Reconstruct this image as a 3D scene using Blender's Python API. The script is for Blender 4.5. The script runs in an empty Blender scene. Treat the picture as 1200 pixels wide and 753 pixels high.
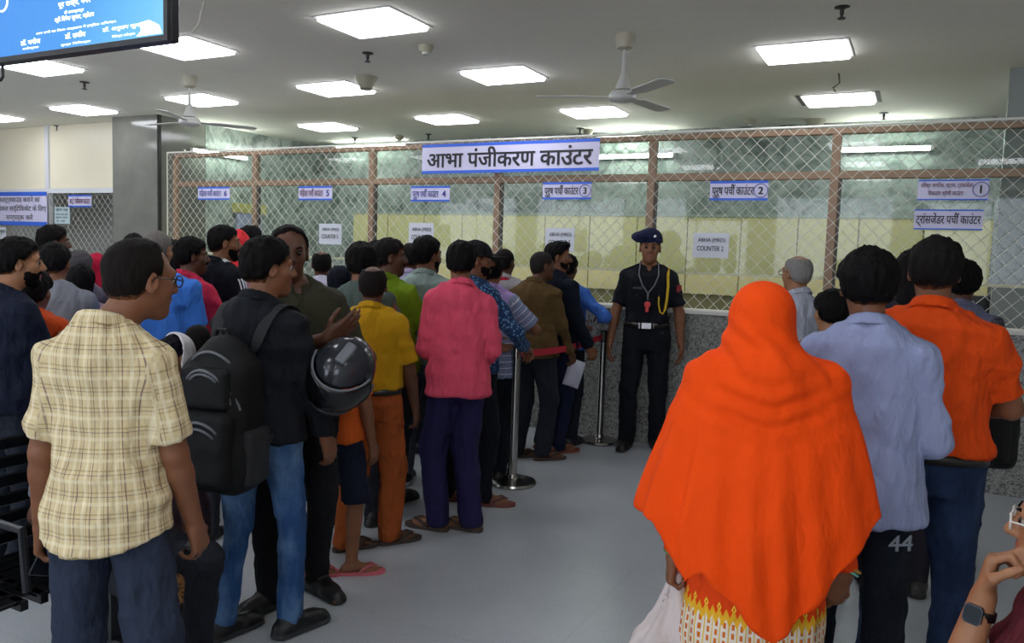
import bpy, math, random
import numpy as np
from mathutils import Matrix, Vector
from concurrent.futures import ThreadPoolExecutor
rnd = random.Random(7)
SC = bpy.context.scene
COL = SC.collection

# ------------------------------------------------------------------ camera, world, exposure, lamps
CAM_Z = 1.58
FPX = 928.34
YAW, PITCH, ROLL = 0.474832, 0.0867417, 0.0332383
_f = np.array([-math.sin(YAW)*math.cos(PITCH), math.cos(YAW)*math.cos(PITCH), -math.sin(PITCH)])
_r = np.cross(_f, [0, 0, 1]); _r /= np.linalg.norm(_r); _u = np.cross(_r, _f)
_c, _s = math.cos(ROLL), math.sin(ROLL)
CR, CU, CF = _c*_r+_s*_u, -_s*_r+_c*_u, _f
cam = bpy.data.cameras.new('camera'); cam.sensor_width = 36; cam.lens = FPX/1200*36; cam.clip_start = .05
cam_o = bpy.data.objects.new('camera', cam); COL.objects.link(cam_o)
cam_o.matrix_world = Matrix(((CR[0], CU[0], -CF[0], 0), (CR[1], CU[1], -CF[1], 0), (CR[2], CU[2], -CF[2], CAM_Z), (0, 0, 0, 1)))
SC.camera = cam_o
W = bpy.data.worlds.new('World'); SC.world = W; W.use_nodes = True
W.node_tree.nodes['Background'].inputs[0].default_value = (.55, .6, .7, 1)
W.node_tree.nodes['Background'].inputs[1].default_value = .04
SC.view_settings.view_transform = 'Standard'; SC.view_settings.look = 'None'
SC.view_settings.exposure = 0.0; SC.view_settings.gamma = 1.0; SC.view_settings.use_curve_mapping = False
try:
    SC.cycles.use_denoising = True; SC.cycles.max_bounces = 8; SC.cycles.transparent_max_bounces = 16
    SC.cycles.sample_clamp_indirect = 4
except Exception: pass
PANEL_E = 11.0        # ceiling lights, diffusers lowered so their glowing sides brighten the ceiling
TUBE_E = 42.0         # tube lights inside the booth
SCREEN_E = 1.0
ADDED_WINDOW_E = 5.0       # glow of window shapes added behind the camera to lift the ceiling

def ray(x, y): return CF+(x-600)/FPX*CR-(y-376.5)/FPX*CU
def atY(x, y, Y): v = ray(x, y); p = v*(Y/v[1]); return Vector((p[0], p[1], p[2]+CAM_Z))
def atX(x, y, X): v = ray(x, y); p = v*(X/v[0]); return Vector((p[0], p[1], p[2]+CAM_Z))
def atZ(x, y, Z): v = ray(x, y); p = v*((Z-CAM_Z)/v[2]); return Vector((p[0], p[1], Z))
def atD(x, y, d): p = ray(x, y)*d; return Vector((p[0], p[1], p[2]+CAM_Z))
def viewdeg(x): v = ray(x, 300); return math.degrees(math.atan2(v[0], v[1]))

# ------------------------------------------------------------------ materials
def lin(c):
    if isinstance(c, str): c = tuple(int(c[i:i+2], 16)/255 for i in (1, 3, 5))
    return tuple(((v/12.92) if v <= .04045 else ((v+.055)/1.055)**2.4) for v in c)+(1,)
class NB:
    """small node builder"""
    def __init__(s, name):
        s.m = bpy.data.materials.new(name); s.m.use_nodes = True; s.t = s.m.node_tree
        s.p = s.t.nodes['Principled BSDF']
    def n(s, typ, **kw):
        nd = s.t.nodes.new(typ)
        for k, v in kw.items():
            if k in nd.inputs: nd.inputs[k].default_value = v
            else: setattr(nd, k, v)
        return nd
    def l(s, a, b): s.t.links.new(a, b)
    def coord(s, scale=(1, 1, 1), kind='Object'):
        tc = s.n('ShaderNodeTexCoord'); mp = s.n('ShaderNodeMapping'); mp.inputs['Scale'].default_value = scale
        s.l(tc.outputs[kind], mp.inputs[0]); return mp.outputs[0]
    def noise(s, vec, scale, detail=3, rough=.5):
        nd = s.n('ShaderNodeTexNoise'); nd.inputs['Scale'].default_value = scale; nd.inputs['Detail'].default_value = detail
        nd.inputs['Roughness'].default_value = rough; s.l(vec, nd.inputs['Vector']); return nd.outputs['Fac']
    def ramp(s, fac, stops, interp='LINEAR'):
        r = s.n('ShaderNodeValToRGB'); e = r.color_ramp; e.interpolation = interp
        while len(e.elements) < len(stops): e.elements.new(.5)
        for el, (p, c) in zip(e.elements, stops): el.position = p; el.color = lin(c) if len(c) != 4 or isinstance(c, str) else c
        s.l(fac, r.inputs[0]); return r.outputs[0]
    def mix(s, fac, a, b, mode='MIX'):
        m = s.n('ShaderNodeMix'); m.data_type = 'RGBA'; m.blend_type = mode
        for sock, v in ((m.inputs[0], fac), (m.inputs[6], a), (m.inputs[7], b)):
            if isinstance(v, (int, float)): sock.default_value = v
            elif isinstance(v, (tuple, str)): sock.default_value = lin(v) if not (isinstance(v, tuple) and len(v) == 4) else v
            else: s.l(v, sock)
        return m.outputs[2]
    def math(s, op, a, b=None):
        m = s.n('ShaderNodeMath'); m.operation = op
        for i, v in enumerate((a, b)):
            if v is None: continue
            if isinstance(v, (int, float)): m.inputs[i].default_value = v
            else: s.l(v, m.inputs[i])
        return m.outputs[0]
    def sep(s, vec):
        x = s.n('ShaderNodeSeparateXYZ'); s.l(vec, x.inputs[0]); return x.outputs
    def bump(s, h, strength=.3, dist=.01):
        b = s.n('ShaderNodeBump'); b.inputs['Strength'].default_value = strength; b.inputs['Distance'].default_value = dist
        s.l(h, b.inputs['Height']); s.l(b.outputs[0], s.p.inputs['Normal'])
    def base(s, c):
        if isinstance(c, (str, tuple)): s.p.inputs['Base Color'].default_value = lin(c) if not (isinstance(c, tuple) and len(c) == 4) else c
        else: s.l(c, s.p.inputs['Base Color'])
    def set(s, rough=.6, metal=0, spec=.5):
        s.p.inputs['Roughness'].default_value = rough; s.p.inputs['Metallic'].default_value = metal
        s.p.inputs['Specular IOR Level'].default_value = spec
_mc = {}
def M(name, c, rough=.5, metal=0, spec=.5, bump=0, scale=60, var=.0):
    key = ('M', name)
    if key in _mc: return _mc[key]
    b = NB(name); b.set(rough, metal, spec); v = b.coord()
    nz = b.noise(v, scale, 3)
    if var: b.base(b.mix(b.ramp(nz, [(.3, '#000000'), (.7, '#ffffff')]), c, tuple(max(0, x*(1-var)) for x in lin(c)[:3])+(1,)))
    else: b.base(c)
    if bump: b.bump(nz, bump, .01)
    _mc[key] = b.m; return b.m
def emis(name, c, e):
    b = NB(name); b.base('#000000' if e > 2 else c); b.p.inputs['Emission Color'].default_value = lin(c); b.p.inputs['Emission Strength'].default_value = e
    b.set(.4); return b.m
def cloth(c, kind='plain', c2=None, rough=.85):
    key = ('cloth', c, kind, c2)
    if key in _mc: return _mc[key]
    b = NB(kind+'_fabric'); b.set(rough, 0, .2)
    v = b.coord(); fold = b.noise(b.coord((7, 7, 3.2)), 1.6, 3, .55); weave = b.noise(v, 260, 2)
    hgt = b.math('ADD', b.math('MULTIPLY', fold, 1.0), b.math('MULTIPLY', weave, .012))
    col = None
    if kind in ('plain', 'knit'):
        col = b.mix(b.noise(v, 6, 2), c, tuple(x*.86 for x in lin(c)[:3])+(1,))
    elif kind == 'denim':
        wear = b.noise(b.coord((5, 5, 2.2)), 1.5, 4, .6)
        col = b.mix(b.ramp(wear, [(.42, '#000000'), (.72, '#ffffff')]), c, c2 or c)
        col = b.mix(b.math('MULTIPLY', weave, .5), col, '#0a1020')
    elif kind in ('plaid', 'hstripe', 'stripe3'):
        u = b.sep(b.coord((1, 1, 1), 'UV'))
        def line(src, period, off, w):
            fr = b.math('FRACT', b.math('ADD', b.math('DIVIDE', src, period), off))
            return b.math('LESS_THAN', b.math('ABSOLUTE', b.math('SUBTRACT', fr, .5)), w/period/2)
        if kind == 'plaid':
            col = b.mix(b.noise(v, 5, 2), c, tuple(x*.9 for x in lin(c)[:3])+(1,))
            for ax, per, off, w, cc, f in ((0, .052, .0, .0035, c2, .75), (0, .052, .22, .0022, c2, .55), (1, .06, .1, .004, '#8d7a55', .6), (1, .06, .3, .0025, c2, .6), (0, .052, .5, .009, '#e9dfc0', .45), (1, .06, .62, .010, '#e9dfc0', .4)):
                col = b.mix(b.math('MULTIPLY', line(u[ax], per, off, w), f), col, cc)
        else:
            grad = b.n('ShaderNodeMapRange'); grad.inputs[1].default_value = 1.02; grad.inputs[2].default_value = 1.34
            b.l(u[1], grad.inputs[0]); col = b.mix(grad.outputs[0], c2, c)
            col = b.mix(b.math('MULTIPLY', line(u[1], .045, .0, .005), b.math('LESS_THAN', u[1], 1.24)), col, '#d9d6e2')
    elif kind == 'print':
        nz = b.n('ShaderNodeTexVoronoi'); nz.inputs['Scale'].default_value = 55; b.l(v, nz.inputs['Vector'])
        col = b.mix(b.ramp(nz.outputs['Distance'], [(.30, '#000000'), (.42, '#ffffff')]), c, c2)
    elif kind == 'kurta':
        o = b.sep(v); z = o[2]
        ang = b.math('MULTIPLY', b.math('ARCTAN2', o[0], b.math('MULTIPLY', o[1], -1.0)), 1/math.pi)
        def fr(src, n, off=0.): return b.math('SUBTRACT', b.math('FRACT', b.math('ADD', b.math('MULTIPLY', src, n), off)), .5)
        dx, dz = b.math('ABSOLUTE', fr(ang, 13)), b.math('ABSOLUTE', fr(z, 11))
        dia = b.math('ADD', dx, dz); ring = b.math('MULTIPLY', b.math('LESS_THAN', dia, .17), b.math('GREATER_THAN', dia, .07))
        top = b.mix(ring, c, '#e8c23a')
        da = b.math('LESS_THAN', b.math('ABSOLUTE', fr(ang, 22)), .17); db = b.math('LESS_THAN', b.math('ABSOLUTE', fr(z, 38)), .32)
        low = b.mix(b.math('MULTIPLY', da, db), '#d9cfc0', '#c8661c')
        low = b.mix(b.math('LESS_THAN', b.math('ABSOLUTE', fr(ang, 22, .5)), .07), low, '#d9b23a')
        zig = b.math('MULTIPLY', b.math('ABSOLUTE', fr(ang, 26)), .05)
        edge = b.math('ADD', zig, .535)
        col = b.mix(b.math('GREATER_THAN', z, b.math('ADD', edge, .03)), b.mix(b.math('GREATER_THAN', z, edge), low, '#e0aa28'), top)
    b.base(col); b.bump(hgt, .8 if kind != 'knit' else .4, .05)
    _mc[key] = b.m; return b.m
def skin(c):
    key = ('skin', c)
    if key in _mc: return _mc[key]
    b = NB('skin'); b.set(.5, 0, .4); v = b.coord()
    col = b.mix(b.ramp(b.noise(v, 14, 3), [(.35, '#000000'), (.7, '#ffffff')]), c, tuple(x*.78 for x in lin(c)[:3])+(1,))
    b.base(col); b.bump(b.noise(v, 180, 2), .12, .004); _mc[key] = b.m; return b.m
def hairm(c, r=.7, sk=None):
    key = ('hair', c, sk)
    if key in _mc: return _mc[key]
    b = NB('hair'); b.set(r, 0, .1); v = b.coord((160, 160, 22))
    nz = b.noise(v, 1.0, 3); hc = b.mix(nz, tuple(x*.5 for x in lin(c)[:3])+(1,), tuple(min(1, x*1.2) for x in lin(c)[:3])+(1,))
    if sk:
        at = b.n('ShaderNodeAttribute', attribute_name='fade'); thr = b.noise(b.coord((210, 210, 90)), 1.0, 2)
        fd = b.n('ShaderNodeMapRange'); fd.inputs[1].default_value = -.25; fd.inputs[2].default_value = .25; b.l(b.math('SUBTRACT', at.outputs['Fac'], b.math('MULTIPLY', thr, .9)), fd.inputs[0])
        hc = b.mix(fd.outputs[0], sk, hc)
    b.base(hc); b.bump(nz, .6, .006); _mc[key] = b.m; return b.m

# ------------------------------------------------------------------ mesh helpers
def mesh_np(name, V, F, mats, midx=None, uv=None, smooth=True):
    """V (n,3), F list of arrays (m,k) or list of tuples"""
    me = bpy.data.meshes.new(name)
    V = np.asarray(V, np.float32)
    if isinstance(F, np.ndarray):
        k = F.shape[1]; m = len(F)
        me.vertices.add(len(V)); me.vertices.foreach_set('co', V.ravel())
        me.loops.add(m*k); me.loops.foreach_set('vertex_index', F.astype(np.int32).ravel())
        me.polygons.add(m); me.polygons.foreach_set('loop_start', np.arange(0, m*k, k, dtype=np.int32))
        me.update(calc_edges=True)
    else:
        me.from_pydata([tuple(map(float, v)) for v in V], [], [tuple(int(i) for i in f) for f in F]); me.update()
    n = len(me.polygons)
    me.polygons.foreach_set('use_smooth', np.full(n, bool(smooth)))
    if midx is not None: me.polygons.foreach_set('material_index', np.asarray(midx, np.int32))
    for mm in mats: me.materials.append(mm)
    if uv is not None:
        ul = me.uv_layers.new(name='UVMap'); idx = np.empty(len(me.loops), np.int32); me.loops.foreach_get('vertex_index', idx)
        ul.data.foreach_set('uv', np.asarray(uv, np.float32)[idx].ravel())
    return me
def fade_attr(me, val):
    a = me.attributes.new('fade', 'FLOAT', 'POINT'); a.data.foreach_set('value', np.asarray(val, np.float32))
def link(name, me, parent=None, label=None):
    o = bpy.data.objects.new(name, me); COL.objects.link(o)
    if parent is not None: o.parent = parent
    if label: o['label'] = label
    return o
def tag(o, label, cat, group=None):
    o['label'] = label; o['category'] = cat
    if group: o['group'] = group
    return o
def empty(name, loc, label, cat, rz=0, group=None):
    o = bpy.data.objects.new(name, None); COL.objects.link(o); o.location = loc; o.rotation_euler = (0, 0, rz); o.empty_display_size = .1
    return tag(o, label, cat, group)
def struct(o): o['kind'] = 'structure'; return o
class MB:
    """collects simple shapes into one mesh; faces carry a material index"""
    def __init__(s): s.v = []; s.f = []; s.m = []
    def add(s, V, F, mi=0):
        b = len(s.v); s.v += [tuple(v) for v in V]; s.f += [tuple(i+b for i in f) for f in F]; s.m += [mi]*len(F); return s
    def box(s, lo, hi, mi=0, bev=0):
        lo, hi = [min(a, b) for a, b in zip(lo, hi)], [max(a, b) for a, b in zip(lo, hi)]
        if bev:
            c = bev; x0, y0, z0 = lo; x1, y1, z1 = hi
            V = []
            for z, i in ((z0, c), (z0+c, 0), (z1-c, 0), (z1, c)):
                for (x, y) in ((x0+c+i*0, y0+i), (x1-c, y0+i), (x1-i, y0+c), (x1-i, y1-c), (x1-c, y1-i), (x0+c, y1-i), (x0+i, y1-c), (x0+i, y0+c)): V.append((x, y, z))
            F = [tuple(range(7, -1, -1)), tuple(range(24, 32))]
            for k in range(3):
                for j in range(8): F.append((k*8+j, k*8+(j+1) % 8, k*8+8+(j+1) % 8, k*8+8+j))
            return s.add(V, F, mi)
        x0, y0, z0 = lo; x1, y1, z1 = hi
        return s.add([(x0, y0, z0), (x1, y0, z0), (x1, y1, z0), (x0, y1, z0), (x0, y0, z1), (x1, y0, z1), (x1, y1, z1), (x0, y1, z1)],
                     [(3, 2, 1, 0), (4, 5, 6, 7), (0, 1, 5, 4), (1, 2, 6, 5), (2, 3, 7, 6), (3, 0, 4, 7)], mi)
    def prism(s, poly, d, mi=0):
        """poly: planar 3-D outline, d: extrusion vector"""
        n = len(poly); V = [Vector(p) for p in poly]; V += [v+Vector(d) for v in V]
        F = [tuple(range(n)), tuple(range(2*n-1, n-1, -1))]+[(i, i+n, (i+1) % n+n, (i+1) % n) for i in range(n)]
        return s.add(V, F, mi)
    def tube(s, pts, r, n=8, mi=0, closed=False, cap=True):
        P = [Vector(p) for p in pts]; k = len(P); rs = r if isinstance(r, (list, tuple)) else [r]*k
        V = []; prev = None
        for i in range(k):
            a = P[(i-1) % k] if (closed or i > 0) else P[i]; b = P[(i+1) % k] if (closed or i < k-1) else P[i]
            t = (b-a).normalized()
            if prev is None:
                ref = Vector((0, 0, 1)) if abs(t.z) < .9 else Vector((1, 0, 0)); prev = t.cross(ref).normalized()
            e1 = (prev-t*prev.dot(t)); e1 = e1.normalized() if e1.length > 1e-6 else t.orthogonal().normalized(); prev = e1; e2 = t.cross(e1)
            for j in range(n):
                an = 2*math.pi*j/n; V.append(P[i]+(e1*math.cos(an)+e2*math.sin(an))*rs[i])
        F = []
        for i in range(k if closed else k-1):
            for j in range(n): F.append((i*n+j, i*n+(j+1) % n, ((i+1) % k)*n+(j+1) % n, ((i+1) % k)*n+j))
        if cap and not closed: F += [tuple(range(n-1, -1, -1)), tuple(range((k-1)*n, k*n))]
        return s.add(V, F, mi)
    def lathe(s, prof, c=(0, 0, 0), n=32, mi=0):
        """prof: (r,z) list"""
        V = []; F = []
        for r, z in prof:
            for j in range(n): a = 2*math.pi*j/n; V.append((c[0]+r*math.cos(a), c[1]+r*math.sin(a), c[2]+z))
        for i in range(len(prof)-1):
            for j in range(n): F.append((i*n+j, i*n+(j+1) % n, (i+1)*n+(j+1) % n, (i+1)*n+j))
        F += [tuple(range(n-1, -1, -1)), tuple(range((len(prof)-1)*n, len(prof)*n))]
        return s.add(V, F, mi)
    def build(s, name, mats, parent=None, smooth=False, label=None):
        me = mesh_np(name, s.v, s.f, mats if isinstance(mats, (list, tuple)) else [mats], s.m, None, False)
        if smooth:
            try:
                me.polygons.foreach_set('use_smooth', np.full(len(me.polygons), True)); me.set_sharp_from_angle(angle=.7)
            except Exception: pass
        return link(name, me, parent, label)
# ------------------------------------------------------------------ sculpting: signed-distance fields turned into one continuous surface
A3 = lambda p: np.asarray(p, np.float32)
class Field:
    def __init__(s, lo, hi, vox):
        s.lo = A3(lo); s.vox = vox; n = np.maximum(np.ceil((A3(hi)-s.lo)/vox).astype(int)+1, 3); s.n = n
        s.ax = [s.lo[i]+vox*np.arange(n[i], dtype=np.float32) for i in range(3)]
        s.F = np.full(n, .3, np.float32)
    def sub(s, lo, hi, m):
        sl = []
        for i in range(3):
            a = int(max(0, math.floor((lo[i]-m-s.lo[i])/s.vox))); b = int(min(s.n[i], math.ceil((hi[i]+m-s.lo[i])/s.vox)+1))
            if b <= a: return None, None
            sl.append(slice(a, b))
        return tuple(sl), (s.ax[0][sl[0]][:, None, None], s.ax[1][sl[1]][None, :, None], s.ax[2][sl[2]][None, None, :])
    def add(s, prim, k=.02):
        fn, lo, hi = prim; sl, g = s.sub(lo, hi, k+2.5*s.vox)
        if sl is None: return s
        d = fn(*g); f = s.F[sl]
        if k > 0:
            h = np.clip(.5+.5*(f-d)/k, 0, 1); s.F[sl] = f*(1-h)+d*h-k*h*(1-h)
        else: s.F[sl] = np.minimum(f, d)
        return s
    def cut(s, prim, k=.006):
        fn, lo, hi = prim; sl, g = s.sub(lo, hi, k+2*s.vox)
        if sl is None: return s
        d = -fn(*g); f = s.F[sl]; h = np.clip(.5-.5*(f-d)/k, 0, 1); s.F[sl] = f*(1-h)+d*h+k*h*(1-h); return s
    def clip(s, fn):
        s.F = np.maximum(s.F, fn(s.ax[0][:, None, None], s.ax[1][None, :, None], s.ax[2][None, None, :])); return s
    def mesh(s):
        F = s.F; F[0] = F[-1] = .05; F[:, 0] = F[:, -1] = .05; F[:, :, 0] = F[:, :, -1] = .05
        S = F < 0
        cnt = np.zeros(tuple(n-1 for n in F.shape), np.int8)
        for i in (0, 1):
            for j in (0, 1):
                for k in (0, 1): cnt += S[i:S.shape[0]-1+i, j:S.shape[1]-1+j, k:S.shape[2]-1+k]
        act = (cnt > 0) & (cnt < 8); I = np.argwhere(act)
        cid = np.full(act.shape, -1, np.int32); cid[act] = np.arange(len(I))
        c = np.stack([F[I[:, 0]+(q >> 2 & 1), I[:, 1]+(q >> 1 & 1), I[:, 2]+(q & 1)] for q in range(8)], 1)
        pos = np.zeros((len(I), 3), np.float32); w = np.zeros(len(I), np.float32)
        off = np.array([[q >> 2 & 1, q >> 1 & 1, q & 1] for q in range(8)], np.float32)
        for a in range(8):
            for bit in (1, 2, 4):
                b = a | bit
                if b == a: continue
                fa, fb = c[:, a], c[:, b]; x = (fa < 0) != (fb < 0)
                t = np.where(x, fa/np.where(x, fa-fb, 1), 0); pos += np.where(x[:, None], off[a]+(off[b]-off[a])*t[:, None], 0); w += x
        V = s.lo+s.vox*(I+pos/w[:, None])
        g = np.stack([c[:, 4:].sum(1)-c[:, :4].sum(1), c[:, [2, 3, 6, 7]].sum(1)-c[:, [0, 1, 4, 5]].sum(1), c[:, 1::2].sum(1)-c[:, ::2].sum(1)], 1)
        N = g/np.maximum(np.linalg.norm(g, axis=1, keepdims=True), 1e-9)
        Q = []
        for ax in range(3):
            o1, o2 = [(1, 2), (2, 0), (0, 1)][ax]
            a = [slice(0, None)]*3; b = [slice(0, None)]*3; a[ax] = slice(0, -1); b[ax] = slice(1, None)
            A, B = S[tuple(a)], S[tuple(b)]; E = np.argwhere(A != B); fl = A[tuple(E.T)]
            ok = (E[:, o1] > 0) & (E[:, o2] > 0) & (E[:, o1] < F.shape[o1]-1) & (E[:, o2] < F.shape[o2]-1); E = E[ok]; fl = fl[ok]
            def cc(d1, d2): e = E.copy(); e[:, o1] += d1; e[:, o2] += d2; return cid[tuple(e.T)]
            q = np.stack([cc(-1, -1), cc(0, -1), cc(0, 0), cc(-1, 0)], 1); q[~fl] = q[~fl][:, ::-1]; Q.append(q)
        return V.astype(np.float32), N.astype(np.float32), np.concatenate(Q)
def rc(a, b, ra, rb):
    a, b = A3(a), A3(b); d = b-a; dd = float(d@d)+1e-9; m = max(ra, rb)
    def fn(x, y, z):
        px, py, pz = x-a[0], y-a[1], z-a[2]
        t = np.clip((px*d[0]+py*d[1]+pz*d[2])/dd, 0, 1)
        return np.sqrt((px-t*d[0])**2+(py-t*d[1])**2+(pz-t*d[2])**2)-(ra+(rb-ra)*t)
    return fn, np.minimum(a, b)-m, np.maximum(a, b)+m
def ell(c, r, R=None):
    c, r = A3(c), A3(r); m = float(max(r))
    def fn(x, y, z):
        px, py, pz = x-c[0], y-c[1], z-c[2]
        if R is not None: px, py, pz = (R[0, i]*px+R[1, i]*py+R[2, i]*pz for i in range(3)) if False else tuple(R[0, i]*px+R[1, i]*py+R[2, i]*pz for i in range(3))
        k0 = np.sqrt((px/r[0])**2+(py/r[1])**2+(pz/r[2])**2); k1 = np.sqrt((px/r[0]**2)**2+(py/r[1]**2)**2+(pz/r[2]**2)**2)
        return k0*(k0-1)/np.maximum(k1, 1e-6)
    e = m if R is not None else r
    return fn, c-e, c+e
def rbox(c, h, rad, R=None):
    c, h = A3(c), A3(h)-rad
    def fn(x, y, z):
        px, py, pz = x-c[0], y-c[1], z-c[2]
        if R is not None: px, py, pz = tuple(R[0, i]*px+R[1, i]*py+R[2, i]*pz for i in range(3))
        qx, qy, qz = np.abs(px)-h[0], np.abs(py)-h[1], np.abs(pz)-h[2]
        return np.sqrt(np.maximum(qx, 0)**2+np.maximum(qy, 0)**2+np.maximum(qz, 0)**2)+np.minimum(np.maximum(qx, np.maximum(qy, qz)), 0)-rad
    e = float(np.linalg.norm(h+rad)) if R is not None else h+rad
    return fn, c-e, c+e
def loft(tab, e=0, lean=None, ripple=None):
    """tab rows: z, half width, half depth, centre y (centre x)"""
    T = np.array([tuple(r)+(0,)*(5-len(r)) for r in tab], np.float32); zs = T[:, 0]
    def fn(x, y, z):
        a, b, cy, cx = (np.interp(z.ravel(), zs, T[:, i]).astype(np.float32).reshape(z.shape) for i in (1, 2, 3, 4))
        a, b = a+e, b+e
        px, py = x-cx, y-cy-(lean(z) if lean else 0)
        if ripple is not None:
            q = 1+ripple(np.arctan2(px/a, -py/b), z); a, b = a*q, b*q
        k0 = np.sqrt((px/a)**2+(py/b)**2); k1 = np.sqrt((px/a**2)**2+(py/b**2)**2)
        return np.maximum(k0*(k0-1)/np.maximum(k1, 1e-6), np.maximum(zs[0]-z, z-zs[-1]))
    m = float(T[:, 1].max())+e+.04; ln = max(abs(float(lean(zs[0]))), abs(float(lean(zs[-1])))) if lean else 0
    mx = np.abs(T[:, 4]).max(); my = float((np.abs(T[:, 3])+T[:, 2]).max())+e+ln+.04
    return fn, A3((-m-mx, -my, zs[0])), A3((m+mx, my, zs[-1]))
def vnoise(p, seed=0):
    """value noise on points (n,3)"""
    i = np.floor(p).astype(np.int64); f = (p-i); f = f*f*(3-2*f); r = 0
    def hsh(a): n = (a[:, 0]*374761393+a[:, 1]*668265263+a[:, 2]*2147483647+seed*974634541) & 0xffffffff; n = ((n ^ (n >> 13))*1274126177) & 0xffffffff; return ((n ^ (n >> 16)) & 0xffff)/65535.
    for a in (0, 1):
        for b in (0, 1):
            for c in (0, 1):
                w = (f[:, 0] if a else 1-f[:, 0])*(f[:, 1] if b else 1-f[:, 1])*(f[:, 2] if c else 1-f[:, 2]); r = r+w*hsh(i+np.array([a, b, c]))
    return r
def folds(V, N, amp, seed, sc=(9, 9, 5)):
    q = V*np.array(sc); q = q+.35*vnoise(V*6, seed+9)[:, None]
    r = 1-np.abs(2*vnoise(q, seed)-1)*1.0; r2 = vnoise(q*2.3, seed+3)
    return V+N*((r-.55)*amp+(r2-.5)*amp*.6)[:, None]
def rot(axis, deg):
    return np.array(Matrix.Rotation(math.radians(deg), 3, axis), np.float32)
def unit(v): v = A3(v); return v/max(1e-9, float(np.linalg.norm(v)))

# ------------------------------------------------------------------ the figure (modelled 1.70 m tall, facing +Y, right hand at +X)
TORSO = [(.80, .150, .100, -.005), (.90, .166, .114, -.012), (.97, .160, .112, -.008), (1.05, .146, .102, 0), (1.12, .146, .100, .004), (1.22, .156, .106, .006), (1.32, .166, .106, 0), (1.39, .150, .088, -.012), (1.44, .085, .066, -.018)]
def ik(S, Wp, L1, L2, pole):
    S, Wp = A3(S), A3(Wp); d = Wp-S; D = float(np.linalg.norm(d)); mx = (L1+L2)*.997
    if D > mx: Wp = S+d/D*mx; d = Wp-S; D = mx
    a = (L1*L1-L2*L2+D*D)/(2*D); h = math.sqrt(max(0, L1*L1-a*a)); u = d/D; p = A3(pole); p = unit(p-u*float(p@u))
    return S+u*a+p*h, Wp
class Skel: pass
def skeleton(sp):
    k = Skel(); drop = sp.get('sit', 0); lean = sp.get('lean', 0.); w = sp.get('wide', 1.); k.w = w; k.drop = drop
    k.lean = lambda z: lean*np.maximum(z+drop-.95, 0)
    k.tab = [(z-drop, a*w, b*w*(1+sp.get('belly', 0)*math.exp(-((z-1.06)/.1)**2)), cy+sp.get('belly', 0)*.05*math.exp(-((z-1.06)/.1)**2)) for z, a, b, cy in TORSO]
    ly = lambda z: float(k.lean(np.float32(z-drop)))
    k.hs = sp.get('head', 1.)
    k.neck = A3((0, -.022+ly(1.42), 1.42-drop)); k.hc = A3((sp.get('hx', 0), .012+ly(1.58)+sp.get('hf', 0), 1.700-.113*k.hs-drop))
    k.HR = rot('Z', -sp.get('hy', 0)) @ rot('X', -sp.get('hp', 0)) @ rot('Y', sp.get('ht', 0))
    k.arm = {}
    for sd, nm in ((1, 'R'), (-1, 'L')):
        a = dict(w=(.235, .06, .865), pole=(.5, -1, 0), n=(-1, .15, 0), curl=22, d=None); a.update(sp.get('arm'+nm, {}))
        m = lambda v: A3((v[0]*sd, v[1], v[2]))
        S = A3((sd*.163*w, -.012+ly(1.38), 1.352-sp.get('slope', 0)-drop)); wr = m(a['w'])-A3((0, 0, drop+((.026+sp.get('slope', 0)) if a['w'][2] < .95 else 0))); ak = sp.get('armk', 1.); E, Wr = ik(S, wr, .275*ak, .25*ak, m(a['pole']))
        if a['d'] is None: A = unit(Wr-E)
        else: A = unit(m(a['d']))
        N = m(a['n']); N = unit(N-A*float(N@A)); T = np.cross(A, N)*sd
        k.arm[nm] = (S, E, Wr, A, N, T, a['curl'], sd)
    k.leg = {}
    for sd, nm in ((1, 'R'), (-1, 'L')):
        fx, fy, fa = sp.get('foot'+nm, (.11, 0, 8)); fwd = unit((math.sin(math.radians(fa*1.)), math.cos(math.radians(fa)), 0)) if False else unit((math.sin(math.radians(fa*sd if not sp.get('absfoot') else fa)), math.cos(math.radians(fa)), 0))
        Hp = A3((sd*.088*w, -.005, .90-drop)); An = A3((fx*sd, fy-.03, .082)); K, An = ik(Hp, An, .42, .405, fwd+A3((sd*.1, .3, 0)))
        k.leg[nm] = (Hp, K, An, fwd, sd)
    return k
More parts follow.
